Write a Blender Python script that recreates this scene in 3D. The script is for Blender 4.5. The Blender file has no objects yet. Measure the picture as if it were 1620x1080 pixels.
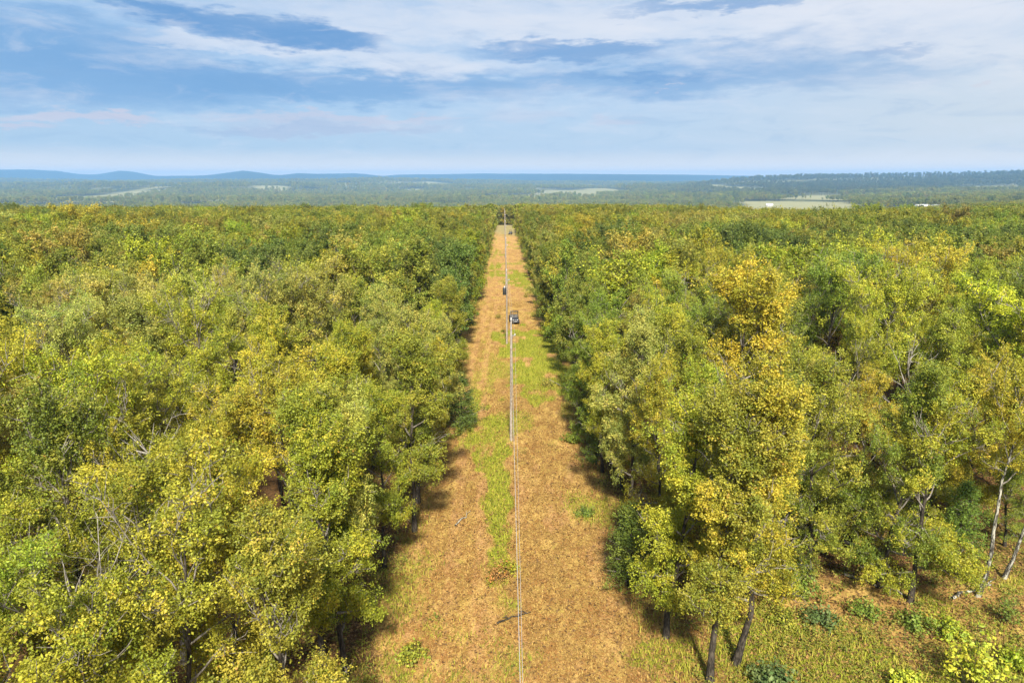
import bpy, math, random
import numpy as np
R = math.radians
scene = bpy.context.scene
COL = scene.collection

# ---------------------------------------------------------------- camera
CAM_H = 23.0
PITCH = R(13.4)
YAW = R(0.69)
FPX = 1080.0
cam_data = bpy.data.cameras.new("camera")
cam = bpy.data.objects.new("camera", cam_data)
COL.objects.link(cam)
cam.location = (0, 0, CAM_H)
cam.rotation_euler = (math.pi / 2 - PITCH, 0, -YAW)
cam_data.sensor_width = 36.0
cam_data.lens = 24.0
cam_data.clip_start = 0.5
cam_data.clip_end = 60000
scene.camera = cam

# ---------------------------------------------------------------- exposure, render settings
vs = scene.view_settings
vs.view_transform = 'Standard'
vs.look = 'None'
vs.exposure = 1.2
vs.gamma = 1.0
cy = scene.cycles
cy.max_bounces = 6
cy.diffuse_bounces = 3
cy.glossy_bounces = 1
cy.transmission_bounces = 3
cy.transparent_max_bounces = 4
cy.volume_bounces = 0
cy.caustics_reflective = False
cy.caustics_refractive = False
cy.sample_clamp_indirect = 4.0
cy.use_denoising = True
cy.use_adaptive_sampling = False

# ---------------------------------------------------------------- sun and sky
SUN_EL = R(43)
SUN_AZ = R(178.5)      # clockwise from +Y: behind the camera, to its right
sd = bpy.data.lights.new("sun", 'SUN')
sd.energy = 4.3
sd.angle = R(4.0)
sd.color = (1.0, 0.93, 0.80)
sun = bpy.data.objects.new("sun", sd)
COL.objects.link(sun)
sun.rotation_euler = (math.pi / 2 - SUN_EL, 0, math.pi - SUN_AZ)
sun.location = (60, -80, 90)


class NT:
    """small helper for node trees"""
    def __init__(self, tree):
        self.t = tree
        self.n = tree.nodes
        self.l = tree.links

    def new(self, typ, ins=None, **props):
        nd = self.n.new(typ)
        for k, v in props.items():
            setattr(nd, k, v)
        if ins:
            for k, v in ins.items():
                self.put(nd.inputs[k], v)
        return nd

    def put(self, sock, v):
        if isinstance(v, bpy.types.NodeSocket):
            self.l.new(v, sock)
        elif v is not None:
            sock.default_value = v

    def m(self, op, a, b=None, c=None, clamp=False):
        nd = self.n.new('ShaderNodeMath')
        nd.operation = op
        nd.use_clamp = clamp
        self.put(nd.inputs[0], a)
        if b is not None:
            self.put(nd.inputs[1], b)
        if c is not None:
            self.put(nd.inputs[2], c)
        return nd.outputs[0]

    def mix(self, f, a, b, mode='MIX'):
        nd = self.n.new('ShaderNodeMix')
        nd.data_type = 'RGBA'
        nd.blend_type = mode
        self.put(nd.inputs['Factor'], f)
        for sock, v in ((nd.inputs[6], a), (nd.inputs[7], b)):
            if isinstance(v, (tuple, list)) and len(v) == 3:
                v = (*v, 1)
            self.put(sock, v)
        return nd.outputs[2]

    def noise(self, vec, scale, detail=4, rough=0.55, dist=0.0):
        nd = self.new('ShaderNodeTexNoise', {'Scale': scale, 'Detail': detail, 'Roughness': rough, 'Distortion': dist})
        if vec is not None:
            self.l.new(vec, nd.inputs['Vector'])
        return nd.outputs['Fac']

    def ramp(self, f, a, b, clamp=True):
        nd = self.new('ShaderNodeMapRange', {'Value': f, 'From Min': a, 'From Max': b}, clamp=clamp)
        nd.interpolation_type = 'SMOOTHSTEP'
        return nd.outputs[0]


world = bpy.data.worlds.new("World")
scene.world = world
world.use_nodes = True
W = NT(world.node_tree)
W.n.clear()
sky = W.new('ShaderNodeTexSky', sky_type='NISHITA', sun_disc=False)
sky.sun_elevation = SUN_EL
sky.sun_rotation = SUN_AZ
sky.altitude = 200
sky.air_density = 1.0
sky.dust_density = 2.0
sky.ozone_density = 1.5
geo = W.new('ShaderNodeTexCoord')
sep = W.new('ShaderNodeSeparateXYZ', {0: geo.outputs['Generated']})
X, Y, Z = sep.outputs
AZ = W.m('ARCTAN2', X, Y)                       # clockwise from +Y
EL = W.m('ARCSINE', Z)
zz = W.m('ADD', W.m('MAXIMUM', Z, 0.0), 0.10)
PL = W.new('ShaderNodeCombineXYZ', {0: W.m('MULTIPLY', W.m('DIVIDE', X, zz), 0.55), 1: W.m('DIVIDE', Y, zz), 2: 0.0}).outputs[0]
AE = W.new('ShaderNodeCombineXYZ', {0: W.m('MULTIPLY', AZ, 1.0), 1: W.m('MULTIPLY', EL, 4.2), 2: 0.0}).outputs[0]
warp = W.noise(AE, 7.0, 5, 0.6)
warp2 = W.noise(AE, 2.6, 3, 0.55)
warp3 = W.noise(AE, 22.0, 6, 0.65)
ELW = W.m('ADD', EL, W.m('ADD', W.m('MULTIPLY', W.m('SUBTRACT', warp, 0.5), 0.06), W.m('MULTIPLY', W.m('SUBTRACT', warp3, 0.5), 0.035)))
AZW = W.m('ADD', AZ, W.m('MULTIPLY', W.m('SUBTRACT', warp2, 0.5), 0.30))
SKS = 0.10


def spx(px, py):
    """photo pixel -> azimuth, elevation of the sky direction"""
    a = (px - 810) / FPX
    b = (540 - py) / FPX
    yy = math.cos(PITCH) + b * math.sin(PITCH)
    zz_ = -math.sin(PITCH) + b * math.cos(PITCH)
    xx = a * math.cos(YAW) + yy * math.sin(YAW)
    yy = yy * math.cos(YAW) - a * math.sin(YAW)
    return math.atan2(xx, yy), math.atan2(zz_, math.hypot(xx, yy))


def blob(px, py, w, h, tilt=0.0, soft=0.6):
    """elongated streak in the sky at its own direction, its edge broken by noise"""
    a0, e0 = spx(px, py)
    a1, _ = spx(px + w, py)
    _, e1 = spx(px, py - h)
    da, de = abs(a1 - a0), abs(e1 - e0)
    u = W.m('SUBTRACT', AZW, a0)
    v = W.m('SUBTRACT', W.m('SUBTRACT', ELW, e0), W.m('MULTIPLY', u, tilt))
    q = W.m('ADD', W.m('POWER', W.m('ABSOLUTE', W.m('DIVIDE', u, da)), 2.0), W.m('POWER', W.m('ABSOLUTE', W.m('DIVIDE', v, de)), 2.0))
    return W.ramp(q, 1.0 + soft, 1.0 - soft)


# base: the physical sky, veiled by thin high cloud
nish = W.new('ShaderNodeVectorMath', {0: sky.outputs[0], 1: (SKS, SKS, SKS)}, operation='MULTIPLY').outputs[0]


def tgt(r, g, b):
    """sky radiance that shows as this colour at the scene's exposure"""
    k = 2 ** vs.exposure
    return tuple((((v / 255 + 0.055) / 1.055) ** 2.4) / k for v in (r, g, b))


DEEP = tgt(116, 166, 217)
MIDC = tgt(158, 192, 228)
PALE = tgt(200, 212, 230)
WHITE = tgt(233, 236, 245)
PINK = tgt(212, 209, 224)
up = W.ramp(EL, 0.0, 0.30)
right = W.ramp(AZ, -0.55, 0.65)
veil = W.mix(W.ramp(EL, 0.0, 0.11), tgt(184, 206, 228), MIDC)
veil = W.mix(W.m('MULTIPLY', right, 0.75), veil, PALE)
c = W.mix(0.88, nish, veil)
n1 = W.noise(AE, 3.4, 7, 0.58, 0.5)
n2 = W.noise(PL, 0.55, 8, 0.6, 0.6)
# broad blue bands
for b_ in ((150, 130, 330, 42, 0.0, 0.9), (560, 135, 330, 26, 0.0, 0.9), (1150, 120, 330, 30, 0.0, .95), (1250, 70, 200, 22, 0, .9), (60, 60, 220, 40, 0, .9)):
    c = W.mix(W.m('MULTIPLY', blob(*b_), 0.72), c, DEEP)
# white streaky cloud, more of it higher and to the right
cov = W.m('ADD', W.m('MULTIPLY', n1, 0.55), W.m('MULTIPLY', n2, 0.55))
thr = W.m('SUBTRACT', 0.60, W.m('ADD', W.m('MULTIPLY', up, 0.13), W.m('MULTIPLY', right, 0.05)))
cov = W.m('ADD', cov, W.m('MULTIPLY', W.m('SUBTRACT', warp3, 0.5), 0.16))
wm = W.ramp(W.m('SUBTRACT', cov, thr), -0.03, 0.16)
wm = W.m('MULTIPLY', wm, W.ramp(EL, 0.03, 0.13))
wm = W.m('MULTIPLY', wm, W.m('ADD', 0.55, W.m('MULTIPLY', right, 0.45)))
c = W.mix(W.m('MULTIPLY', wm, 0.80), c, WHITE)
for b_ in ((620, 95, 160, 22, -.03, 0.9), (880, 45, 420, 28, 0, 0.9), (1450, 35, 300, 45, -.05, 0.95), (1500, 85, 180, 25, -.1, .9), (330, 68, 120, 14, 0, .9)):
    c = W.mix(W.m('MULTIPLY', blob(*b_), 0.50), c, WHITE)
# darker blue gaps with soft broken edges
for b_, s_ in (((400, 45, 170, 24, -.10, 0.8), .9), ((510, 62, 90, 20, 0.03, 0.8), .7), ((250, 15, 110, 10, -.12, .9), .7), ((905, 82, 120, 17, 0, 0.75), .75),
               ((1130, 8, 170, 12, 0.05, 0.9), .7), ((1370, 78, 90, 9, 0, 0.9), .5), ((1010, 122, 90, 9, 0, .9), .5), ((500, 205, 160, 8, 0, .9), .3)):
    c = W.mix(W.m('MULTIPLY', blob(*b_), s_), c, tgt(108, 158, 212))
# low pinkish banks near the horizon
for b_, s_ in (((170, 188, 120, 9, 0, 0.8), .75), ((60, 205, 70, 7, 0, 0.8), .75), ((560, 187, 170, 7, 0, 0.8), .6), ((540, 203, 150, 12, 0, 0.9), .4),
               ((980, 190, 30, 9, 0, .9), .45), ((240, 190, 40, 6, 0, .8), .4), ((1525, 135, 14, 3, 0, .8), .7), ((1065, 134, 12, 2, 0, .8), .5), ((840, 185, 60, 12, 0, .9), .25)):
    c = W.mix(W.m('MULTIPLY', blob(*b_), s_), c, PINK)
# warm pale light low on the right
glow = W.m('MULTIPLY', W.ramp(AZ, 0.15, 0.70), W.ramp(EL, 0.22, 0.0))
c = W.mix(W.m('MULTIPLY', glow, 0.80), c, tgt(228, 230, 228))
tx = W.noise(AE, 11.0, 8, 0.62, 0.7)
c = W.mix(W.m('MULTIPLY', W.ramp(tx, 0.50, 0.72), 0.30), c, tgt(232, 234, 242))
c = W.mix(W.m('MULTIPLY', W.ramp(tx, 0.48, 0.30), 0.22), c, tgt(140, 176, 216))
hz = W.ramp(EL, 0.045, 0.0)
c = W.mix(W.m('MULTIPLY', hz, 0.95), c, tuple(v * 1.3 for v in tgt(252, 232, 210)))
bg = W.new('ShaderNodeBackground', {'Color': c, 'Strength': 1.0})
wo = W.new('ShaderNodeOutputWorld', {'Surface': bg.outputs[0]})


# ---------------------------------------------------------------- helpers
def unproject(px, py, z=0.0):
    a = (px - 810) / FPX
    b = (540 - py) / FPX
    yy = math.cos(PITCH) + b * math.sin(PITCH)
    zd = -math.sin(PITCH) + b * math.cos(PITCH)
    xx = a * math.cos(YAW) + yy * math.sin(YAW)
    yy = yy * math.cos(YAW) - a * math.sin(YAW)
    t = (z - CAM_H) / zd
    return xx * t, yy * t


def sstep(a, b, x):
    t = np.clip((x - a) / (b - a), 0, 1)
    return t * t * (3 - 2 * t)


_prng = np.random.default_rng(5)
_TAB = _prng.random((256, 256)).astype(np.float64)


def vnoise(x, y):
    xi = np.floor(x).astype(np.int64)
    yi = np.floor(y).astype(np.int64)
    fx = x - xi
    fy = y - yi
    fx = fx * fx * (3 - 2 * fx)
    fy = fy * fy * (3 - 2 * fy)
    a = _TAB[xi & 255, yi & 255]
    b = _TAB[(xi + 1) & 255, yi & 255]
    c_ = _TAB[xi & 255, (yi + 1) & 255]
    d = _TAB[(xi + 1) & 255, (yi + 1) & 255]
    return (a * (1 - fx) + b * fx) * (1 - fy) + (c_ * (1 - fx) + d * fx) * fy


def fbm(x, y, o=4):
    s = 0.0
    a = 0.5
    for k in range(o):
        s = s + a * vnoise(x * 2 ** k + 17.3 * k, y * 2 ** k + 9.1 * k)
        a *= 0.5
    return s / (1 - 0.5 ** o)


SKY_U = np.array([-600, -200, 0, 60, 100, 125, 155, 175, 197, 215, 250, 330, 360, 388, 410, 440, 475, 500, 560, 580, 605, 640, 700, 760, 900, 1100, 1180, 1250, 1300, 1500, 2200], float)
SKY_P = np.array([272, 270, 268, 268, 270, 274.5, 276, 273, 269.5, 271, 278, 277, 273, 269.5, 272, 277, 273.5, 274.5, 273.5, 275, 278, 275.5, 275, 274, 274.5, 276, 277.5, 279.5, 280, 284, 284], float)
RT_U = np.array([900, 1050, 1150, 1200, 1300, 1380, 1450, 1500, 1620, 2200], float)
RT_P = np.array([310, 299, 288, 284, 281, 280, 279.5, 277, 275, 273], float)
MD_U = np.array([-600, 0, 100, 200, 300, 400, 500, 600, 700, 850, 950, 1050, 1150, 1300, 2200], float)
MD_P = np.array([286, 285, 287, 288.5, 287, 288, 287, 284.5, 286, 289, 290, 291, 289, 300, 305], float)


def ground_z(x, y):
    x = np.asarray(x, float)
    y = np.asarray(y, float)
    rt = sstep(0.1, 0.6, x / np.maximum(y, 1.0))
    sl = x / np.maximum(y, 100.0)
    z = -(9.0 + 2.5 * sstep(0.0, -0.1, sl)) * sstep(200, 580, y)
    z = z - 11.0 * sstep(180, 520, y) * np.exp(-((sl - 0.50) / 0.17) ** 2)
    z = z - (56 - 36 * rt) * sstep(450, 1500, y)
    z = z + (fbm(x / 750 + 3, y / 750 + 8, 4) - 0.5) * 26 * sstep(1500, 3500, y)
    ys = np.maximum(y, 500.0)
    u = 797 + 1110 * x / ys
    base = z
    # right-hand ridge, nearer
    yc = 4700 + 300 * np.sin(u / 170.0)
    top = 23 + yc * (282 - np.interp(u, RT_U, RT_P)) / 1141 + 5 * (fbm(u / 25, u * 0 + 2, 3) - .5)
    z = z + np.maximum(top - base, 0) * np.exp(-((y - yc) / 1100) ** 2) * (0.93 + 0.07 * np.exp(-((y - yc) / 300) ** 2))
    # middle rise
    yc2 = 7000 + 500 * np.sin(u / 130.0 + 1)
    top2 = 23 + yc2 * (282 - np.interp(u, MD_U, MD_P)) / 1141 + 10 * (fbm(u / 40 + 50, u * 0 + 7, 3) - .5)
    z = np.maximum(z, base + np.maximum(top2 - base, 0) * np.exp(-((y - yc2) / 1000) ** 2))
    # low rise this side of it
    yc4 = 5000 + 350 * np.sin(u / 110.0 + 2)
    top4 = 23 + yc4 * (282 - np.interp(u, [-600, 0, 150, 300, 420, 600, 760, 900, 1020, 1150, 2200], [296, 294, 292.5, 295, 293, 295.5, 297, 298.5, 296, 299, 305])) / 1141
    z = np.maximum(z, base + np.maximum(top4 - base, 0) * np.exp(-((y - yc4) / 650) ** 2))
    # skyline ridges
    yc3 = 11500 + 900 * np.sin(u / 90.0)
    top3 = 23 + yc3 * (282 - np.interp(u, SKY_U, SKY_P)) / 1141 + 6 * (fbm(u / 18, u * 0 + 30, 3) - .5)
    z = np.maximum(z, base + np.maximum(top3 - base, 0) * np.exp(-((y - yc3) / 1700) ** 2))
    # small relief under foot
    z = z + (fbm(x / 7, y / 7, 3) - 0.5) * 0.35 * (1 - sstep(200, 500, y))
    return z


def gz(x, y):
    return float(ground_z(np.array([x]), np.array([y]))[0])


def tagp(o, label=None, cat=None, group=None, kind=None):
    if label:
        o['label'] = label
    if cat:
        o['category'] = cat
    if group:
        o['group'] = group
    if kind:
        o['kind'] = kind
    return o


def mesh_from(name, verts, faces, mats, mat_idx=None, smooth=False):
    """verts (n,3), faces (m,k) array all the same size"""
    me = bpy.data.meshes.new(name)
    verts = np.asarray(verts, np.float32)
    faces = np.asarray(faces, np.int32)
    k = faces.shape[1]
    me.vertices.add(len(verts))
    me.vertices.foreach_set('co', verts.ravel())
    me.loops.add(faces.size)
    me.loops.foreach_set('vertex_index', faces.ravel())
    me.polygons.add(len(faces))
    me.polygons.foreach_set('loop_start', np.arange(0, faces.size, k, dtype=np.int32))
    if mat_idx is not None:
        me.polygons.foreach_set('material_index', np.asarray(mat_idx, np.int32))
    me.polygons.foreach_set('use_smooth', np.full(len(faces), smooth, dtype=bool))
    for m_ in (mats if isinstance(mats, (list, tuple)) else [mats]):
        me.materials.append(m_)
    me.update(calc_edges=True)
    return me


def link(name, me, parent=None, loc=(0, 0, 0)):
    o = bpy.data.objects.new(name, me)
    COL.objects.link(o)
    o.location = loc
    if parent is not None:
        o.parent = parent
    return o


def empty(name, loc, rz=0.0):
    o = bpy.data.objects.new(name, None)
    o.empty_display_size = 0.3
    COL.objects.link(o)
    o.location = loc
    o.rotation_euler = (0, 0, rz)
    return o


class Tubes:
    """collects tapered tubes (quads) into one mesh"""
    def __init__(self):
        self.v = []
        self.f = []
        self.n = 0

    def add(self, pts, rad, sides=6, cap=False):
        pts = np.asarray(pts, float)
        rad = np.asarray(rad, float)
        d = np.gradient(pts, axis=0)
        d /= np.linalg.norm(d, axis=1)[:, None] + 1e-9
        ref = np.array([0, 0, 1.0]) if abs(d[0][2]) < 0.9 else np.array([1.0, 0, 0])
        a = np.cross(d, ref)
        a /= np.linalg.norm(a, axis=1)[:, None] + 1e-9
        b = np.cross(d, a)
        t = np.linspace(0, 2 * np.pi, sides, endpoint=False)
        ring = pts[:, None, :] + rad[:, None, None] * (np.cos(t)[None, :, None] * a[:, None, :] + np.sin(t)[None, :, None] * b[:, None, :])
        self.v.append(ring.reshape(-1, 3))
        k = len(pts)
        i = np.arange(k - 1)[:, None] * sides
        j = np.arange(sides)[None, :]
        j2 = (j + 1) % sides
        q = np.stack([i + j, i + j2, i + sides + j2, i + sides + j], -1).reshape(-1, 4) + self.n
        self.f.append(q)
        if cap and sides % 2 == 0:
            for e in (0, (k - 1) * sides):
                for s in range(0, sides // 2 - 1):
                    self.f.append(np.array([[e + s, e + s + 1, e + sides - 2 - s, e + sides - 1 - s]]) + self.n)
        self.n += k * sides

    def box(self, c0, size, rot=None):
        sx, sy, sz = [s / 2 for s in size]
        v = np.array([[x, y, z] for x in (-sx, sx) for y in (-sy, sy) for z in (-sz, sz)], float)
        if rot is not None:
            v = v @ np.asarray(rot).T
        v = v + np.asarray(c0, float)
        f = np.array([[0, 1, 3, 2], [4, 6, 7, 5], [0, 4, 5, 1], [2, 3, 7, 6], [0, 2, 6, 4], [1, 5, 7, 3]]) + self.n
        self.v.append(v)
        self.f.append(f)
        self.n += 8

    def build(self, name, mat, smooth=True):
        return mesh_from(name, np.concatenate(self.v), np.concatenate(self.f), mat, smooth=smooth)


# ---------------------------------------------------------------- materials
def new_mat(name):
    m = bpy.data.materials.new(name)
    m.use_nodes = True
    t = NT(m.node_tree)
    t.n.clear()
    return m, t


def finish(t, shader, disp=None):
    o = t.new('ShaderNodeOutputMaterial', {'Surface': shader})
    return o


def leaf_material(name, spread=1.0, accent=(0.42, 0.20, 0.05), shine=0.12):
    """leaf tint comes from the tree (property or instance attribute 'tint'); leaf and spray vary by mesh attribute 'lv'"""
    m, t = new_mat(name)
    tint = t.new('ShaderNodeAttribute', attribute_type='INSTANCER', attribute_name='tint').outputs['Color']
    lv = t.new('ShaderNodeAttribute', attribute_type='GEOMETRY', attribute_name='lv')
    s = t.new('ShaderNodeSeparateColor', {0: lv.outputs['Color']})
    leaf, spray, turn = s.outputs
    val = t.m('ADD', 0.34, t.m('ADD', t.m('MULTIPLY', leaf, 0.85), t.m('MULTIPLY', spray, 0.50)))
    c1 = t.new('ShaderNodeVectorMath', {0: tint}, operation='SCALE')
    t.put(c1.inputs['Scale'], val)
    # per-spray hue drift between greener and more golden
    grn = t.mix(1.0, c1.outputs[0], (0.74, 0.98, 0.85), 'MULTIPLY')
    gold = t.mix(1.0, c1.outputs[0], (1.28, 1.02, 1.0), 'MULTIPLY')
    h = t.mix(spray, grn, gold)
    h = t.mix(0.35 + 0.25 * spread, c1.outputs[0], h)
    acc = t.ramp(turn, 0.93, 0.97)
    h = t.mix(t.m('MULTIPLY', acc, 0.75), h, accent)
    d = t.new('ShaderNodeBsdfPrincipled', {'Base Color': h, 'Roughness': 0.50, 'Specular IOR Level': shine * 2.5})
    tl = t.mix(1.0, h, (1.15, 1.12, 0.55), 'MULTIPLY')
    tr = t.new('ShaderNodeBsdfTranslucent', {'Color': tl})
    mx = t.new('ShaderNodeMixShader', {0: 0.24, 1: d.outputs[0], 2: tr.outputs[0]})
    finish(t, mx.outputs[0])
    return m


def bark_material(name, a, b, scale=3.0, lo=0.38, hi=0.66):
    m, t = new_mat(name)
    tc = t.new('ShaderNodeTexCoord')
    mp = t.new('ShaderNodeMapping', {'Vector': tc.outputs['Object'], 'Scale': (1, 1, 0.3)})
    n = t.noise(mp.outputs[0], scale * 4, 5, 0.7)
    n2 = t.noise(tc.outputs['Object'], scale * 0.5, 3, 0.6)
    f = t.ramp(t.m('ADD', t.m('MULTIPLY', n, 0.7), t.m('MULTIPLY', n2, 0.3)), lo, hi)
    col = t.mix(f, a, b)
    bp = t.new('ShaderNodeBump', {'Strength': 0.8, 'Distance': 0.03, 'Height': n})
    d = t.new('ShaderNodeBsdfPrincipled', {'Base Color': col, 'Roughness': 0.9, 'Specular IOR Level': 0.15, 'Normal': bp.outputs[0]})
    finish(t, d.outputs[0])
    return m


def plain(name, col, rough=0.6, metal=0.0, var=0.12, scale=8.0, spec=0.5):
    m, t = new_mat(name)
    tc = t.new('ShaderNodeTexCoord')
    n = t.noise(tc.outputs['Object'], scale, 5, 0.6)
    cc = t.mix(n, tuple(max(0, v * (1 - var * 2)) for v in col), tuple(min(1, v * (1 + var * 2)) for v in col))
    d = t.new('ShaderNodeBsdfPrincipled', {'Base Color': cc, 'Roughness': rough, 'Metallic': metal, 'Specular IOR Level': spec})
    finish(t, d.outputs[0])
    return m


MAT_LEAF = leaf_material('oak_leaves')
MAT_NEEDLE = leaf_material('cedar_foliage', 0.3, (0.12, 0.10, 0.03), 0.08)
MAT_BARK = bark_material('oak_bark', (0.016, 0.013, 0.010), (0.11, 0.092, 0.070))
MAT_LIMB = bark_material('pale_limb_bark', (0.10, 0.085, 0.07), (0.34, 0.31, 0.26))
MAT_PALE = bark_material('lichen_bark', (0.05, 0.043, 0.035), (0.42, 0.41, 0.34), 1.6, 0.46, 0.56)
MAT_SNAG = bark_material('bleached_wood', (0.16, 0.14, 0.12), (0.44, 0.41, 0.36))
MAT_WOOD = bark_material('weathered_pole_wood', (0.16, 0.13, 0.10), (0.36, 0.31, 0.26))


# ---------------------------------------------------------------- trees
def norm(v):
    return v / (np.linalg.norm(v) + 1e-9)


def skeleton(seed, H, Rad, h0, n_limb, lean=0.018, flat=1.0, twigs=4, el0=12):
    """trunk, limbs, branches, twigs; returns polylines with radii and the places where leaf sprays grow"""
    g = np.random.default_rng(seed)
    lines = []
    tips = []
    nt = 9
    hs = np.linspace(0, 0.86 * H, nt)
    la = g.uniform(0, 2 * np.pi)
    wob = np.cumsum(g.normal(0, 0.12, (nt, 2)), 0)
    wob -= wob[0]
    tx = wob[:, 0] + lean * hs * math.cos(la) * 1.5
    ty = wob[:, 1] + lean * hs * math.sin(la) * 1.5
    trunk = np.stack([tx, ty, hs - 0.35 * (hs == 0)], 1)
    r0 = 0.0105 * H + 0.02
    tr = r0 * (1 - 0.80 * (hs / hs[-1]) ** 0.9)
    tr[0] *= 1.45
    lines.append((trunk, tr, 8, 0))

    def tpos(h):
        return np.array([np.interp(h, hs, tx), np.interp(h, hs, ty), h])

    def env(h):
        q = (h - h0 * H) / (H - h0 * H)
        return Rad * max(0.15, math.sin(math.pi * min(1, max(0, 0.16 + 0.80 * q)) ** flat)) ** 0.62
    lob = g.uniform(0.72, 1.22, 7)
    ang = g.uniform(0, 6.28)
    for i in range(n_limb):
        q = (i + g.uniform(0.1, 0.9)) / n_limb
        hh = H * (h0 + (0.84 - h0) * q ** 0.9)
        ang += 2.39996 + g.normal(0, 0.35)
        L = env(hh + 0.08 * H) * lob[int((ang % 6.283) / 6.2832 * 7) % 7] * g.uniform(0.82, 1.12)
        el = R(g.uniform(max(el0, 26), 50) + 28 * q) if q > 0.3 else R(g.uniform(el0, el0 + 18))
        p = tpos(hh)
        d = np.array([math.cos(ang) * math.cos(el), math.sin(ang) * math.cos(el), math.sin(el)])
        pts = [p]
        ns = 6
        for s in range(ns):
            d = norm(d + g.normal(0, 0.15, 3) + np.array([0, 0, 0.07]))
            p = p + d * L / ns / max(0.45, math.cos(el))
            p[2] = min(p[2], H)
            pts.append(p)
        pts = np.array(pts)
        rr = np.interp(hh, hs, tr) * 0.62
        rad = rr * np.linspace(1, 0.22, ns + 1)
        lines.append((pts, rad, 6, 1))
        bare = 0.10 < q < 0.9 and g.random() < 0.16
        nb = max(4, int(round(6 * L / Rad)) + g.integers(0, 2))
        for j in range(nb):
            f = 0.25 + 0.75 * (j + g.uniform(0.2, 0.8)) / nb
            k = f * ns
            b0 = pts[int(k)] + (pts[min(ns, int(k) + 1)] - pts[int(k)]) * (k - int(k))
            dd = norm(pts[min(ns, int(k) + 1)] - pts[max(0, int(k) - 1)])
            side = norm(np.cross(dd, [0, 0, 1]) * (1 if j % 2 else -1) * g.uniform(0.5, 1.3) + g.normal(0, 0.3, 3) + [0, 0, 0.35] + dd * 0.8)
            bl = Rad * g.uniform(0.26, 0.48)
            bp = [b0]
            for s in range(3):
                side = norm(side + g.normal(0, 0.2, 3) + [0, 0, 0.06])
                bp.append(bp[-1] + side * bl / 3)
            bp = np.array(bp)
            br = rr * (1 - 0.7 * f) * 0.5
            lines.append((bp, br * np.array([1, .75, .5, .28]), 5, 2))
            bare_b = bare or g.random() < 0.27
            for q2 in range(twigs):
                w0 = bp[1 + q2 % 3]
                dv = norm(side + g.normal(0, 0.7, 3) + [0, 0, 0.40])
                w1 = w0 + dv * g.uniform(0.45, 1.05) * Rad / 3.0
                wm_ = (w0 + w1) / 2 + g.normal(0, 0.07, 3)
                lines.append((np.array([w0, wm_, w1]), np.array([0.02, 0.014, 0.007]), 4, 3))
                if not bare_b or g.random() < 0.2:
                    tips.append((w1, g.uniform(0.75, 1.25), w0))
            if not bare_b:
                tips.append((bp[-1], g.uniform(0.8, 1.2), bp[-2]))
    top = tpos(0.86 * H)
    for j in range(7):
        dv = norm(g.normal(0, 0.6, 3) + [0, 0, 1.0])
        w1 = top + dv * g.uniform(0.5, 0.14 * H)
        lines.append((np.array([top, (top + w1) / 2 + g.normal(0, .08, 3), w1]), np.array([0.04, 0.025, 0.01]), 5, 2))
        tips.append((w1, 1.3, top + (w1 - top) * 0.2))
        side2 = w1 + g.normal(0, 0.6, 3) * [1, 1, 0.6]
        tips.append((side2, 1.0, (top + w1) / 2))
    return lines, tips


def leaves_mesh(name, tips, center, per, size, spread, mat, seed, up=0.55, aspect=0.62, tuft=17, tw=0.095):
    g = np.random.default_rng(seed)
    P, S, C = [], [], []
    for tip in tips:
        p, s = tip[0], tip[1]
        if g.random() < 0.12:
            continue
        n = max(1, int(per * s * g.uniform(0.55, 1.35)))
        base = tip[2]
        nc = max(3, n // tuft)
        u = g.random((nc, 1)) ** 0.6
        off = g.normal(0, 1, (nc, 3)) * spread * s * 0.46 * (0.45 + 0.75 * np.sin(np.pi * np.clip(u * 0.8 + 0.1, 0, 1)))
        cc = base + (p - base) * (u * 1.12) + off
        pick = g.integers(0, nc, n)
        off = g.normal(0, tw, (n, 3))
        P.append(cc[pick] + off)
        cv = g.random()
        C.append(np.full(n, cv))
        S.append(off)
    P = np.concatenate(P)
    off = np.concatenate(S)
    C = np.concatenate(C)
    n = len(P)
    out = P - center
    out /= np.linalg.norm(out, axis=1)[:, None] + 1e-6
    on = off / (np.linalg.norm(off, axis=1)[:, None] + 1e-6)
    nrm = g.normal(0, 0.55, (n, 3)) + out * 0.35 + on * 0.45 + np.array([0, 0, up])
    nrm /= np.linalg.norm(nrm, axis=1)[:, None]
    a = g.normal(0, 1, (n, 3))
    a -= (a * nrm).sum(1)[:, None] * nrm
    a /= np.linalg.norm(a, axis=1)[:, None] + 1e-6
    b = np.cross(nrm, a)
    sz = size * np.clip(g.lognormal(-0.05, 0.32, n), 0.5, 1.4)[:, None]
    v0 = P - a * sz * 0.5
    v1 = P + b * sz * aspect * 0.5 - nrm * sz * 0.08
    v2 = P + a * sz * 0.5
    v3 = P - b * sz * aspect * 0.5 - nrm * sz * 0.08
    V = np.stack([v0, v1, v2, v3], 1).reshape(-1, 3)
    F = np.arange(4 * n).reshape(n, 4)
    me = mesh_from(name, V, F, mat)
    at = me.attributes.new('lv', 'FLOAT_COLOR', 'FACE')
    col = np.ones((n, 4), np.float32)
    col[:, 0] = g.random(n)
    col[:, 1] = C
    col[:, 2] = g.random(n) * 0.75 + 0.25 * C
    at.data.foreach_set('color', col.ravel())
    return me


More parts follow.
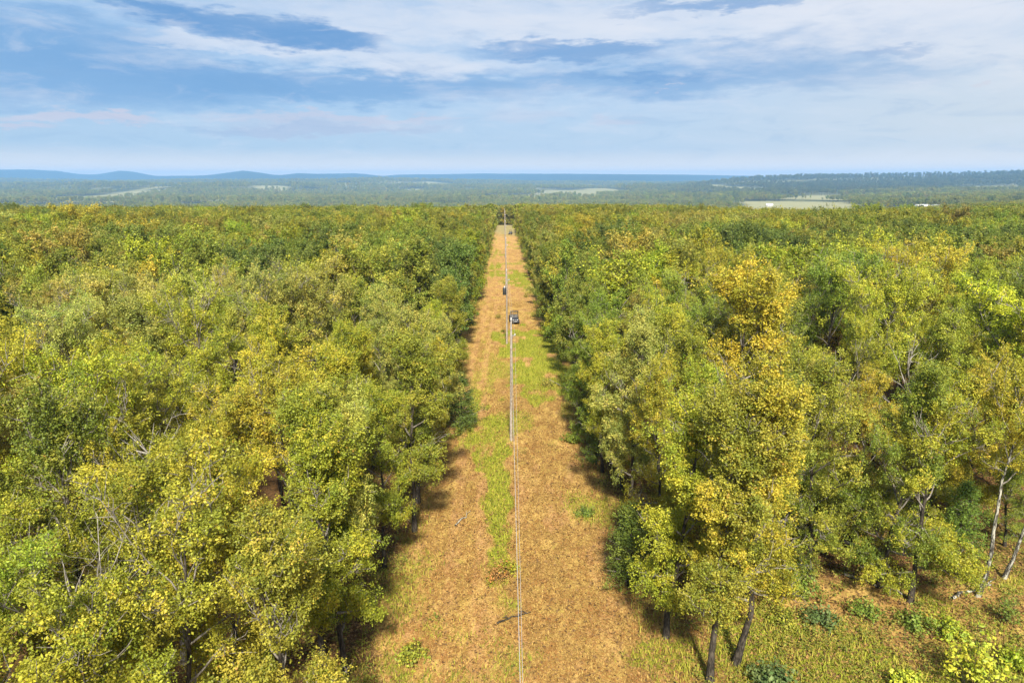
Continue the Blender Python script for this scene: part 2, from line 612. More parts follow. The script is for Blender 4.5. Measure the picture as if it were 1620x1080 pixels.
def wood_mesh(name, lines, levels, bark=None):
    groups = {0: Tubes(), 1: Tubes()}
    for pts, rad, sides, lev in lines:
        if lev <= levels:
            groups[0 if lev == 0 else 1].add(pts, rad, sides)
    vs_, fs_, mi = [], [], []
    n = 0
    for k in (0, 1):
        tb = groups[k]
        if not tb.v:
            continue
        v = np.concatenate(tb.v)
        f = np.concatenate(tb.f) + n
        vs_.append(v)
        fs_.append(f)
        mi.append(np.full(len(f), k))
        n += len(v)
    return mesh_from(name, np.concatenate(vs_), np.concatenate(fs_), [bark or MAT_BARK, MAT_LIMB], np.concatenate(mi), True)


PROTO = {}
SPECS = {
    # name: seed, H, Rad, h0, limbs, flat
    'oak_a': (11, 14.0, 3.0, 0.42, 13, 1.0),
    'oak_b': (12, 14.0, 2.7, 0.36, 14, 0.9),
    'oak_c': (13, 14.0, 3.2, 0.46, 13, 1.1),
    'oak_d': (14, 14.0, 2.7, 0.30, 15, 0.85),
    'oak_e': (15, 14.0, 3.0, 0.40, 14, 1.0),
    'oak_f': (16, 14.0, 2.8, 0.50, 12, 1.15),
    'slim_a': (23, 14.0, 2.2, 0.22, 18, 0.8),
    'slim_b': (24, 14.0, 2.35, 0.26, 18, 0.8),
    'slim_c': (25, 14.0, 2.0, 0.17, 20, 0.75),
    'edge_a': (17, 14.0, 2.7, 0.13, 20, 0.75),
    'edge_b': (18, 14.0, 2.9, 0.20, 19, 0.75),
    'edge_c': (19, 14.0, 2.6, 0.10, 21, 0.7),
}
for nm, (sd_, H_, Rd_, h0_, nl_, fl_) in SPECS.items():
    ln, tp = skeleton(sd_, H_, Rd_, h0_, nl_, flat=fl_, el0=-14 if nm.startswith('edge') else (0 if nm.startswith('slim') else 20))
    ctr = np.array([0, 0, H_ * (h0_ + 1) / 2.1])
    g_ = np.random.default_rng(sd_ + 100)
    near = leaves_mesh(nm + '_leaves', tp, ctr, 190, 0.098, 0.46, MAT_LEAF, sd_, up=0.3)
    mid = leaves_mesh(nm + '_leaves_mid', tp, ctr, 46, 0.21, 0.46, MAT_LEAF, sd_ + 1, tuft=6, tw=0.13)
    far = leaves_mesh(nm + '_leaves_far', tp, ctr, 9, 0.48, 0.50, MAT_LEAF, sd_ + 2, aspect=0.8, tuft=3, tw=0.2)
    PROTO[nm] = dict(H=H_, near=near, mid=mid, far=far, wood=wood_mesh(nm + '_wood', ln, 3), wood_mid=wood_mesh(nm + '_wood_mid', ln, 2), wood_far=wood_mesh(nm + '_wood_far', ln, 1), wood_pale=None)


def cedar(seed, H, Rad, per, size):
    g = np.random.default_rng(seed)
    lines = [(np.array([[0, 0, -0.2], [0.02, 0, H * 0.5], [0, 0.02, H * 0.96]]), np.array([0.09, 0.06, 0.015]) * H / 5, 7, 0)]
    tips = []
    for i in range(46):
        q = (i + g.random()) / 46
        h = H * (0.05 + 0.9 * q)
        rr = Rad * (1 - q) ** 0.75 * g.uniform(0.75, 1.15) + 0.12
        a = i * 2.4 + g.normal(0, 0.3)
        e = np.array([math.cos(a) * rr, math.sin(a) * rr, h + 0.35 * rr])
        b = np.array([0, 0, h])
        lines.append((np.array([b, (b + e) / 2 + [0, 0, -0.05], e]), np.array([0.03, 0.02, 0.008]), 4, 1))
        for f in (0.45, 0.7, 0.92):
            pc = b + (e - b) * f + g.normal(0, 0.06, 3)
            tips.append((pc, 0.7 + 0.6 * (1 - q), pc - (e - b) * 0.22))
    return lines, tips


for nm, sd_, H_, Rd_ in (('cedar_a', 41, 5.0, 1.35), ('cedar_b', 42, 5.0, 1.1)):
    ln, tp = cedar(sd_, H_, Rd_, 0, 0)
    ctr = np.array([0, 0, 2.0])
    PROTO[nm] = dict(H=H_, near=leaves_mesh(nm + '_needles', tp, ctr, 75, 0.13, 0.42, MAT_NEEDLE, sd_, aspect=0.35), mid=leaves_mesh(nm + '_needles_mid', tp, ctr, 30, 0.22, 0.42, MAT_NEEDLE, sd_, aspect=0.4),
                     wood=wood_mesh(nm + '_wood', ln, 3), wood_mid=None)
    PROTO[nm]['wood_mid'] = PROTO[nm]['wood']

# tints (leaf base colours), by everyday name
TINTS = {
    'yellow-green': (0.305, 0.318, 0.028),
    'golden green': (0.348, 0.325, 0.031),
    'olive': (0.255, 0.268, 0.031),
    'mid green': (0.190, 0.232, 0.028),
    'dark green': (0.130, 0.178, 0.029),
    'lime green': (0.270, 0.335, 0.024),
    'rusty brown': (0.300, 0.265, 0.048),
    'pale tan-green': (0.325, 0.322, 0.066),
    'orange-yellow': (0.425, 0.360, 0.036),
}
TINTS['vivid lime'] = (0.43, 0.50, 0.03)
TREE_COUNT = 0
TREES = []          # x, y, taken radius
RNG = np.random.default_rng(77)


def put_tree(proto, x, y, H, tint, label, detail='near', name='oak_tree', cat='tree', group=None, wide=1.0, rz=None, tilt=(0, 0), bark=None, tnoise=0.10, parts=('trunk', 'crown'), z=None):
    P = PROTO[proto]
    s = H / P['H']
    z = gz(x, y) if z is None else z
    root = empty(name, (x, y, z), RNG.uniform(0, 6.28) if rz is None else rz)
    root.rotation_euler = (tilt[0], tilt[1], root.rotation_euler[2])
    root.scale = (s * wide, s * wide, s)
    tagp(root, label, cat, group)
    wm_ = P['wood'] if detail == 'near' else P['wood_mid']
    if bark is not None:
        wm_ = wm_.copy()
        wm_.materials[0] = bark
    t_ = link(parts[0], wm_, root)
    c_ = link(parts[1], P['near'] if detail == 'near' else P['mid'], root)
    tn = np.array(TINTS[tint]) * (1 + RNG.normal(0, tnoise)) * (1 + RNG.normal(0, tnoise * 0.5, 3))
    c_['tint'] = [float(v) for v in np.clip(tn, 0.005, 0.9)]
    return root


OAKS = ['oak_a', 'oak_b', 'oak_c', 'oak_d', 'oak_e', 'oak_f']
NEAR_OAKS = OAKS + ['slim_a', 'slim_b', 'slim_c']
EDGES = ['edge_a', 'edge_b', 'edge_c', 'slim_a', 'slim_c']
LEFT_EDGES = ['slim_a', 'slim_b', 'slim_c', 'edge_c', 'slim_b']
LX, RX = -6.4, 8.1       # where the first trunks stand on each side of the cleared strip

# hand-placed trees, from where their trunks meet the ground in the photograph
FEATURE = [
    # proto, x, y, H, tint, wide, label, tilt, bark
    ('slim_b', 9.6, 27.3, 14.0, 'olive', 1.0, 'olive oak with grey trunk between two others at the front right corner of the strip', (0, 0), None),
    ('slim_a', 11.2, 28.6, 14.6, 'golden green', 1.0, 'golden oak with thick black trunk, rusty leaves low down, beside the front right clearing', (0, 0), None),
    ('slim_c', 8.3, 30.5, 13.4, 'yellow-green', 1.0, 'slim yellow-green oak just behind the cedar at the right edge of the strip', (0, 0), None),
    ('slim_b', 17.6, 46.5, 16.8, 'orange-yellow', 1.15, 'tall oak with an orange-yellow top rising out of the right wood', (0, 0), None),
    ('oak_e', 37.5, 46.5, 14.6, 'vivid lime', 1.35, 'smooth rounded lime green tree at the far right side of the photo', (0, 0), None),
    ('edge_c', 22.6, 33.4, 12.6, 'yellow-green', 1.0, 'yellow-green oak with black trunk standing furthest forward at the right clearing', (0, 0), None),
    ('edge_a', 21.6, 34.9, 12.8, 'mid green', 0.9, 'green oak with thin dark trunk second along the back of the right clearing', (0, 0), None),
    ('edge_b', 18.2, 36.2, 13.2, 'olive', 1.0, 'olive oak with dark trunk above the twiggy debris behind the right clearing', (0, 0), None),
    ('edge_c', 15.6, 36.2, 12.0, 'mid green', 1.0, 'green low-branched oak behind the leafy bush of the right clearing', (0, 0), None),
    ('oak_f', 26.8, 34.0, 13.4, 'golden green', 0.8, 'golden oak on a pale lichen-spotted trunk leaning right by the clearing', (0.0, 0.07), MAT_PALE),
    ('oak_f', 29.6, 35.8, 12.5, 'yellow-green', 0.75, 'crooked tree with pale forked trunk at the right end of the clearing', (0.03, 0.16), MAT_PALE),
    ('slim_c', -7.6, 28.2, 13.2, 'yellow-green', 1.0, 'yellow-green oak with dark trunk nearest the camera at the left edge of the strip', (0, 0), None),
    ('slim_b', -8.9, 29.0, 13.6, 'olive', 1.0, 'olive oak with paired dark trunk, second from the front left of the strip', (0, 0), None),
    ('slim_b', -6.0, 41.5, 13.5, 'olive', 1.0, 'olive oak with bare dark lower trunk leaning over the left side of the strip', (0, 0.03), None),
    ('slim_a', -6.3, 45.8, 13.8, 'pale tan-green', 0.9, 'pale tan oak on straight bare trunk at the left edge before the cedar bush', (0, 0), None),
    ('slim_b', -5.6, 71.5, 12.5, 'olive', 0.85, 'slender oak with thin bare trunk just past the left cedar bush', (0, 0), None),
    ('slim_b', 6.9, 109.5, 12.5, 'mid green', 0.85, 'green oak on a bare dark trunk standing beside the parked utility vehicle', (0, 0), None),
]
for (pr, x, y, H, tint, wd, lab, tl, bk) in FEATURE:
    put_tree(pr, x, y, H, tint, lab, wide=wd, tilt=tl, bark=bk, tnoise=0.03, group='oaks standing on either side of the cleared strip')
    TREES.append((x, y))

ORD = ['first', 'second', 'third', 'fourth', 'fifth', 'sixth', 'seventh', 'eighth', 'ninth', 'tenth', 'eleventh', 'twelfth', 'thirteenth', 'fourteenth',
       'fifteenth', 'sixteenth', 'seventeenth', 'eighteenth', 'nineteenth', 'twentieth', 'twenty-first', 'twenty-second', 'twenty-third', 'twenty-fourth', 'twenty-fifth', 'twenty-sixth']


def in_clearing(x, y):
    return (x > 6 and y < 33.0 + 0.07 * (x - 15)) and x < 60


def pick_tint(x, y):
    if y < 42:
        return str(RNG.choice(['yellow-green', 'yellow-green', 'golden green', 'olive', 'pale tan-green', 'mid green'], p=[.3, .12, .2, .2, .1, .08]))
    n = fbm(np.array([x / 26 + 40]), np.array([y / 30 + 3]), 3)[0] + RNG.normal(0, 0.11)
    if RNG.random() < 0.035:
        return 'rusty brown'
    if RNG.random() < 0.025:
        return 'lime green'
    if RNG.random() < 0.015 and y < 140:
        return 'orange-yellow'
    near_yellow = 0.10 * (1 - min(1, y / 90))
    n += near_yellow
    if n < 0.27:
        return 'dark green'
    if n < 0.40:
        return 'mid green'
    if n < 0.51:
        return 'olive'
    if n < 0.65:
        return 'yellow-green'
    if n < 0.74:
        return 'golden green'
    return 'pale tan-green'


MAX_IND = 300 - len(FEATURE)
count = 0
rank = 0
y = 11.0
SP = 4.7
while count < MAX_IND:
    half = 0.80 * y + 7
    for side in (-1, 1):
        x0 = LX if side < 0 else RX
        xx = x0
        k = 0
        while abs(xx) < half:
            jx = RNG.uniform(-0.6, 1.7) if k == 0 else RNG.uniform(-1.5, 1.5)
            px_, py_ = xx + side * jx * (1 if k else 0.8), y + RNG.uniform(-1.7, 1.7)
            step = (4.2 if y < 30 else SP) * RNG.uniform(0.88, 1.12)
            edge = k == 0 or (k == 1 and RNG.random() < 0.4)
            xx += side * step
            if side > 0 and in_clearing(px_, py_):
                continue
            if any((px_ - a) ** 2 + (py_ - b) ** 2 < (2.8 if y < 30 else 3.3) ** 2 for a, b in TREES):
                k += 1
                continue
            if count >= MAX_IND:
                break
            tint = pick_tint(px_, py_)
            if k == 0 and side > 0 and 55 < py_ and RNG.random() < 0.6:  # darker leaf tints stand in for the shaded face of the right row
                tint = 'mid green' if RNG.random() < 0.85 else 'dark green'
            back = side > 0 and 12 < px_ < 45 and 33 < py_ < 47
            pr = RNG.choice(EDGES if side > 0 else LEFT_EDGES) if (edge or back) else RNG.choice(NEAR_OAKS)
            H = RNG.uniform(11.2, 15.6) * (0.93 if edge else 1.0) * (0.85 if back else 1)
            if py_ < 24 and px_ < 0:
                H *= 0.92
            wd = RNG.uniform(0.84, 1.08) * (0.95 if edge else 1.0)
            sidew = 'left' if side < 0 else 'right'
            if k == 0:
                lab = f"{tint} oak at the very {sidew} edge of the strip, {ORD[rank]} rank from the camera"
            else:
                lab = f"{tint} oak, {ORD[k]} from the strip in the {ORD[rank]} rank of the {sidew} wood"
            k += 1
            put_tree(str(pr), px_, py_, H, tint, lab, detail='near' if y < 66 else 'mid', wide=wd,
                     tilt=(RNG.normal(0, 0.03), RNG.normal(0, 0.03)), group='oaks standing on either side of the cleared strip')
            TREES.append((px_, py_))
            count += 1
    rank += 1
    y += (4.2 if y < 30 else SP) * 1.02
Y_END = y
print('individual trees', count, 'to', Y_END, 'ranks', rank)

# evergreen cedars along the edges
CEDARS = [
    (-4.0, 60.5, 5.6, 'dense dark cedar bush at the left edge of the strip'),
    (7.2, 35.2, 5.2, 'rounded dark cedar at the right edge of the strip near the front'),
    (7.6, 52.5, 5.2, 'dark cedar under the oaks at the right edge, halfway to the vehicle'),
    (7.9, 127.0, 7.6, 'tall dark cedar at the right edge just beyond the parked vehicle'),
    (7.6, 141.0, 7.0, 'second dark cedar beyond the parked vehicle, close behind the tall one'),
    (7.4, 168.0, 8.0, 'blue-green cedar far up the right edge of the strip'),
    (-5.9, 129.0, 6.0, 'dark cedar at the left edge opposite the far pair of cedars'),
    (-5.9, 152.0, 6.5, 'small cedar far up the left edge of the strip'),
    (27.9, 37.6, 5.5, 'green cedar in the shade behind the pale forked trunk'),
]
for i, (x, y, H, lab) in enumerate(CEDARS):
    put_tree('cedar_a' if i % 2 == 0 else 'cedar_b', x, y, H, 'dark green', lab, name='cedar_tree', cat='cedar', detail='near' if y < 80 else 'mid', wide=1.35 if i < 2 else 1.0,
             group='cedars along the cleared strip')

# ---------------------------------------------------------------- cover of the ground, by place
FIELDS = [  # x/y slope range, y range
    (0.345, 0.535, 1080, 2050), (0.555, 0.64, 1000, 1420), (-0.615, -0.52, 2700, 3300), (-0.55, -0.49, 6100, 6500), (0.66, 0.74, 3000, 3500),
    (-0.53, -0.45, 4900, 6000), (-0.36, -0.30, 4300, 5200), (0.78, 0.86, 2600, 3200), (0.65, 0.70, 1550, 1800), (-0.30, -0.2, 2600, 2750), (0.44, .56, 2500, 2700),
]


def field_mask(x, y):
    s = x / np.maximum(y, 1)
    w = (fbm(x / 220, y / 420, 4) - 0.5)
    m_ = np.zeros_like(s)
    for a, b, c_, d in FIELDS:
        cx_, cy_ = (a + b) / 2, (c_ + d) / 2
        q = np.maximum(np.abs(s - cx_) / ((b - a) / 2), np.abs(y - cy_ + (s - cx_) * 2500) / ((d - c_) / 2)) + w * 1.1
        m_ = np.maximum(m_, sstep(1.08, 0.94, q))
    pn_ = fbm(x / 330 + 11, y / 800 + 5, 3)
    m_ = np.maximum(m_, 0.9 * sstep(0.665, 0.71, pn_) * sstep(1500, 2200, y) * (y < 7000))
    return m_


GREENS = [  # px centre, half-size in metres, strength
    (785, 760, 1.0, 15, 1.15), (768, 700, 0.9, 9, 1.1), (845, 560, 3.0, 8, 1.0), (850, 600, 2.6, 7, .9), (790, 850, 0.9, 4, .8), (745, 640, 1.3, 9, .9), (820, 440, 4.0, 12, .8), (780, 428, 3.0, 14, .8),
    (848, 545, 5.0, 11, 1.2), (868, 590, 3.4, 7, 1.1), (770, 575, 1.0, 14, .5), (840, 455, 3.0, 10, .5), (780, 400, 3, 20, .6), (600, 1060, 2.5, 1.5, .6), (1050, 1040, 2.5, 1.2, .7), (700, 1075, 2, 2, .5), (895, 650, .8, 3, .5),
    (930, 815, 0.6, 2.0, .6), (760, 470, 1.5, 12, .4), (800, 940, .8, 2.5, .6)]


def cover(x, y):
    """green, litter, pale field, bare reddish soil: each 0..1"""
    n = fbm(x / 1.6, y / 2.4, 4)
    n2 = fbm(x / 6 + 9, y / 9 + 4, 3)
    green = np.zeros_like(x)
    for px, py, rx, ry, s in GREENS:
        cx_, cy_ = unproject(px, py)
        q = ((x - cx_) / rx) ** 2 + ((y - cy_) / ry) ** 2 + (n - 0.5) * 4.5
        green = np.maximum(green, s * sstep(1.5, 0.4, q))
    green = np.maximum(green, 0.55 * sstep(0.54, 0.72, n2) * (y < 700))
    inside = sstep(LX - 1.0 + (n - .5) * 2.5, LX + 0.6 + (n - .5) * 2.5, x) * sstep(RX + 0.6 + (n - .5) * 2.5, RX - 1.6 + (n - .5) * 2.5, x)
    clear = sstep(37.0, 33.0, y - 0.07 * (x - 15) + (n - .5) * 3) * sstep(6, 9, x)
    clear_l = sstep(26, 22, y) * (x < 0) * 0.3
    inside = inside * (y < 470)
    litter = 1 - np.maximum(inside, np.maximum(clear * 0.90, clear_l))
    green = np.maximum(green, clear * sstep(0.42, 0.62, n2 * 0.6 + n * 0.4) * 0.85)
    fld = field_mask(x, y)
    endf = 0.75 * sstep(290, 345, y + (n2 - .5) * 70 + (n - .5) * 60) * inside * (y < 620)
    fld = np.maximum(fld, endf * 0.9)
    soil = sstep(0.50, 0.66, fbm(x / 1.1 + 20, y / 5 + 2, 4) * 0.6 + n * 0.4) * inside
    # wheel marks
    for cxw in (-3.6, -1.9):
        soil = np.maximum(soil, 1.3 * np.exp(-((x - cxw - 0.5 * np.sin(y / 17)) / 0.40) ** 2) * inside * (0.5 + n))
        green = green * (1 - 0.45 * np.exp(-((x - cxw - 0.5 * np.sin(y / 17)) / 0.40) ** 2))
    soil = np.maximum(soil, sstep(262, 268, y) * sstep(298, 290, y) * inside * sstep(1.0, 2.2, np.abs(x - 0.5)))
    soil = np.maximum(soil, 0.8 * sstep(112, 135, y + (n2 - .5) * 30) * inside * (y < 300) * (0.5 + n))
    green = green * (1 - 0.8 * endf)
    return green, litter, fld, soil


# ---------------------------------------------------------------- ground sheet
def spaced(start, stop, d0, growth, dmax):
    out = [start]
    d = d0
    while out[-1] < stop:
        out.append(out[-1] + d)
        d = min(d * growth, dmax)
    return np.array(out)


xs = spaced(0, 14, 0.28, 1.0, 0.28)
xs2 = spaced(xs[-1] + 0.3, 12500, 0.3, 1.035, 70)
xp = np.concatenate([xs, xs2])
GX = np.concatenate([-xp[::-1], xp[1:]])
GY = np.concatenate([-spaced(0, 300, 2.0, 1.15, 40)[::-1][:-1], spaced(0, 16, 2.0, 1.0, 2.0)[:-1], spaced(16, 15500, 0.26, 1.0145, 110)])
XX, YY = np.meshgrid(GX, GY)
xf, yf = XX.ravel(), YY.ravel()
zf = ground_z(xf, yf)
zf = zf + (np.random.default_rng(3).random(len(xf)) - 0.5) * 0.09 * (np.abs(xf) < 60) * (yf < 120)
nx, ny = len(GX), len(GY)
ii = (np.arange(ny - 1)[:, None] * nx + np.arange(nx - 1)[None, :]).ravel()
FF = np.stack([ii, ii + 1, ii + nx + 1, ii + nx], 1)


def ground_material():
    m, t = new_mat('ground_cover')
    at = t.new('ShaderNodeAttribute', attribute_type='GEOMETRY', attribute_name='cover')
    s = t.new('ShaderNodeSeparateColor', {0: at.outputs['Color']})
    g, lit, fld = s.outputs
    soil = at.outputs['Alpha']
    tc = t.new('ShaderNodeTexCoord')
    ob = tc.outputs['Object']
    st = t.new('ShaderNodeMapping', {'Vector': ob, 'Rotation': (0, 0, 0.5), 'Scale': (1, 0.45, 1)}).outputs[0]
    fine = t.noise(st, 9.0, 6, 0.7, 0.8)
    fine2 = t.noise(ob, 2.6, 6, 0.65)
    med = t.noise(ob, 0.55, 5, 0.6)
    vor = t.new('ShaderNodeTexVoronoi', {'Vector': ob, 'Scale': 7.0})
    straw = t.mix(t.ramp(fine, 0.33, 0.66), (0.15, 0.078, 0.024), (0.47, 0.295, 0.085))
    straw = t.mix(t.ramp(fine2, 0.42, 0.68), straw, (0.27, 0.145, 0.045))
    straw = t.mix(t.m('MULTIPLY', t.ramp(med, 0.45, 0.7), 0.55), straw, (0.44, 0.33, 0.075))
    so = t.mix(fine, (0.28, 0.13, 0.05), (0.62, 0.38, 0.17))
    col = t.mix(t.m('MULTIPLY', t.ramp(t.m('ADD', soil, t.m('MULTIPLY', t.m('SUBTRACT', fine2, 0.5), 0.9)), 0.25, 0.75), 0.7), straw, so)
    br = t.ramp(t.noise(st, 0.7, 8, 0.72, 0.5), 0.45, 0.60)
    col = t.mix(t.m('MULTIPLY', br, 0.75), col, t.mix(fine, (0.32, 0.19, 0.05), (0.74, 0.52, 0.16)))
    dk = t.ramp(t.noise(st, 1.1, 7, 0.75, 0.4), 0.52, 0.66)
    col = t.mix(t.m('MULTIPLY', dk, 0.6), col, (0.125, 0.072, 0.026))
    yl = t.ramp(t.noise(ob, 0.8, 6, 0.7, 0.3), 0.55, 0.70)
    col = t.mix(t.m('MULTIPLY', yl, 0.5), col, (0.36, 0.32, 0.06))
    gr = t.mix(t.ramp(fine, 0.3, 0.7), (0.085, 0.105, 0.014), (0.38, 0.38, 0.035))
    gf = t.ramp(t.m('ADD', g, t.m('MULTIPLY', t.m('SUBTRACT', fine2, 0.5), 1.1)), 0.28, 0.72)
    col = t.mix(gf, col, gr)
    li = t.mix(t.ramp(vor.outputs['Distance'], 0.1, 0.6), (0.20, 0.11, 0.048), (0.06, 0.036, 0.018))
    li = t.mix(t.ramp(fine2, 0.35, 0.65), li, (0.16, 0.085, 0.032))
    lf = t.ramp(t.m('ADD', lit, t.m('MULTIPLY', t.m('SUBTRACT', fine2, 0.5), 0.7)), 0.25, 0.75)
    col = t.mix(lf, col, t.mix(t.m('MULTIPLY', gf, 0.5), li, gr))
    # farther out the wood is one cover of crowns
    sp = t.new('ShaderNodeSeparateXYZ', {0: ob})
    farw = t.ramp(sp.outputs[1], 420.0, 900.0)
    pn = t.noise(ob, 0.012, 8, 0.72)
    pn2 = t.noise(ob, 0.0016, 5, 0.6)
    wood = t.mix(t.ramp(pn, 0.40, 0.62), (0.022, 0.036, 0.012), (0.105, 0.105, 0.030))
    wood = t.mix(t.m('MULTIPLY', t.ramp(pn2, 0.50, 0.62), 0.6), wood, (0.26, 0.24, 0.11))
    wood = t.mix(t.ramp(sp.outputs[1], 7000.0, 8600.0), wood, t.mix(pn, (0.010, 0.020, 0.012), (0.035, 0.050, 0.024)))
    col = t.mix(t.m('MULTIPLY', farw, t.m('MINIMUM', lit, 1.0)), col, wood)
    fc = t.mix(t.noise(ob, 0.02, 4, 0.6), (0.21, 0.21, 0.09), (0.34, 0.31, 0.16))
    col = t.mix(fld, col, fc)
    bp = t.new('ShaderNodeBump', {'Strength': 0.9, 'Distance': 0.10, 'Height': t.m('ADD', fine, fine2)})
    bp2 = t.new('ShaderNodeBump', {'Strength': 1.0, 'Distance': 9.0, 'Height': t.m('MULTIPLY', pn, farw), 'Normal': bp.outputs[0]})
    d = t.new('ShaderNodeBsdfPrincipled', {'Base Color': col, 'Roughness': 0.95, 'Specular IOR Level': 0.1, 'Normal': bp2.outputs[0]})
    finish(t, d.outputs[0])
    return m


gm = mesh_from('ground', np.stack([xf, yf, zf], 1), FF, ground_material(), smooth=True)
cg, cl, cf, cs = cover(xf, yf)
att = gm.attributes.new('cover', 'FLOAT_COLOR', 'POINT')
att.data.foreach_set('color', np.stack([cg, cl, cf, cs], 1).astype(np.float32).ravel())
ground = link('ground', gm)
tagp(ground, kind='structure')


# ---------------------------------------------------------------- grass, straw and fallen leaves (nobody could count them)
def blades(name, pts, h, w, mat, seed, lean=0.5, flat=0.0):
    g = np.random.default_rng(seed)
    n = len(pts)
    a = g.uniform(0, 2 * np.pi, n)
    hh = h * g.uniform(0.5, 1.4, n)
    ln = np.abs(g.normal(lean, 0.3, n))
    dx, dy = np.cos(a), np.sin(a)
    side = np.stack([-dy, dx, np.zeros(n)], 1) * (w * g.uniform(0.6, 1.4, n))[:, None] / 2
    up = np.stack([dx * np.sin(ln), dy * np.sin(ln), np.cos(ln)], 1) * hh[:, None]
    b = pts + [0, 0, -0.02]
    mid_ = b + up * 0.6
    tip = b + up + np.stack([dx, dy, -np.ones(n) * 0.4], 1) * (hh * 0.25)[:, None]
    V = np.stack([b - side, b + side, mid_ + side * 0.8, tip, mid_ - side * 0.8], 1).reshape(-1, 3)
    base = np.arange(n)[:, None] * 5
    # two quads would overlap: quad + triangle stored as degenerate-free quads
    F = np.concatenate([base + [0, 1, 2, 4]], 0)
    T = base + [4, 2, 3, 3]
    me = bpy.data.meshes.new(name)
    allv = V.astype(np.float32)
    me.vertices.add(len(allv))
    me.vertices.foreach_set('co', allv.ravel())
    li = np.concatenate([F, T[:, :3].reshape(-1, 3)], 1) if False else None
    loops = np.concatenate([F.ravel(), T[:, :3].ravel()]).astype(np.int32)
    starts = np.concatenate([np.arange(n) * 4, 4 * n + np.arange(n) * 3]).astype(np.int32)
    me.loops.add(len(loops))
    me.loops.foreach_set('vertex_index', loops)
    me.polygons.add(2 * n)
    me.polygons.foreach_set('loop_start', starts)
    me.materials.append(mat)
    me.update(calc_edges=True)
    at = me.attributes.new('lv', 'FLOAT_COLOR', 'FACE')
    r = g.random(n)
    r2 = vnoise(pts[:, 0] * 1.3, pts[:, 1] * 1.3)
    r3 = g.random(n)
    col = np.stack([np.tile(r, 2), np.tile(r2, 2), np.tile(r3, 2), np.ones(2 * n)], 1).astype(np.float32)
    at.data.foreach_set('color', col.ravel())
    return me


def blade_material(name, lo, hi, alt):
    m, t = new_mat(name)
    lv = t.new('ShaderNodeAttribute', attribute_type='GEOMETRY', attribute_name='lv')
    s = t.new('ShaderNodeSeparateColor', {0: lv.outputs['Color']})
    c_ = t.mix(s.outputs[0], lo, hi)
    c_ = t.mix(t.ramp(t.m('ADD', t.m('MULTIPLY', s.outputs[2], .6), t.m('MULTIPLY', s.outputs[1], .4)), 0.50, 0.72), c_, alt)
    d = t.new('ShaderNodeBsdfPrincipled', {'Base Color': c_, 'Roughness': 0.7, 'Specular IOR Level': 0.2})
    tr = t.new('ShaderNodeBsdfTranslucent', {'Color': c_})
    mx = t.new('ShaderNodeMixShader', {0: 0.25, 1: d.outputs[0], 2: tr.outputs[0]})
    finish(t, mx.outputs[0])
    return m


gR = np.random.default_rng(21)


def scatter(n, x0, x1, y0, y1, falloff=1.6):
    """points on the ground, denser towards the camera"""
    y = y0 * (y1 / y0) ** (gR.random(n) ** falloff)
    x = gR.uniform(x0, x1, n)
    return x, y


# cut straw
x, y = scatter(520000, -9.5, 11, 20, 230, 1.15)
g_, l_, f_, s_ = cover(x, y)
keep = (l_ < 0.8) & (gR.random(len(x)) > g_ * 0.85) & (gR.random(len(x)) < 0.55 + 0.6 * vnoise(x * 0.9, y * 0.9))
x, y = x[keep], y[keep]
pts = np.stack([x, y, ground_z(x, y) + 0.02], 1)
sc = link('cut_straw', blades('cut_straw', pts, 0.16, 0.030, blade_material('straw_blades', (0.20, 0.105, 0.030), (0.60, 0.41, 0.125), (0.33, 0.16, 0.048)), 5, lean=1.15))
tagp(sc, 'dry golden straw and stubble left lying along the cleared strip', 'straw', kind='stuff')
# green grass
x, y = scatter(420000, -9, 42, 20, 260, 1.15)
g_, l_, f_, s_ = cover(x, y)
edge_g = ((np.abs(x - LX) < 1.2) | (np.abs(x - RX) < 1.2)) * 0.35
keep = (gR.random(len(x)) < np.maximum(g_ ** 1.2, edge_g)) & ((l_ < 0.75) | (edge_g > 0)) & ((x < 12) | (y < 36))
x, y = x[keep], y[keep]
pts = np.stack([x, y, ground_z(x, y) + 0.02], 1)
sc = link('green_grass', blades('green_grass', pts, 0.30, 0.035, blade_material('grass_blades', (0.11, 0.14, 0.016), (0.36, 0.37, 0.035), (0.44, 0.38, 0.06)), 6, lean=0.5))
tagp(sc, 'patches of long yellow-green grass growing through the cut straw', 'grass', kind='stuff')


# fallen leaves
def litter_mesh(name, pts, size, mat, seed):
    g = np.random.default_rng(seed)
    n = len(pts)
    nr = g.normal(0, 0.35, (n, 3)) + [0, 0, 1]
    nr /= np.linalg.norm(nr, axis=1)[:, None]
    a = g.normal(0, 1, (n, 3))
    a -= (a * nr).sum(1)[:, None] * nr
    a /= np.linalg.norm(a, axis=1)[:, None]
    b = np.cross(nr, a)
    s = (size * g.uniform(0.6, 1.4, n))[:, None]
    V = np.stack([pts - a * s * .5, pts + b * s * .3 + nr * s * .15, pts + a * s * .5, pts - b * s * .3 + nr * s * .1], 1).reshape(-1, 3)
    me = mesh_from(name, V, np.arange(4 * n).reshape(n, 4), mat)
    at = me.attributes.new('lv', 'FLOAT_COLOR', 'FACE')
    col = np.ones((n, 4), np.float32)
    col[:, :3] = g.random((n, 3))
    at.data.foreach_set('color', col.ravel())
    return me


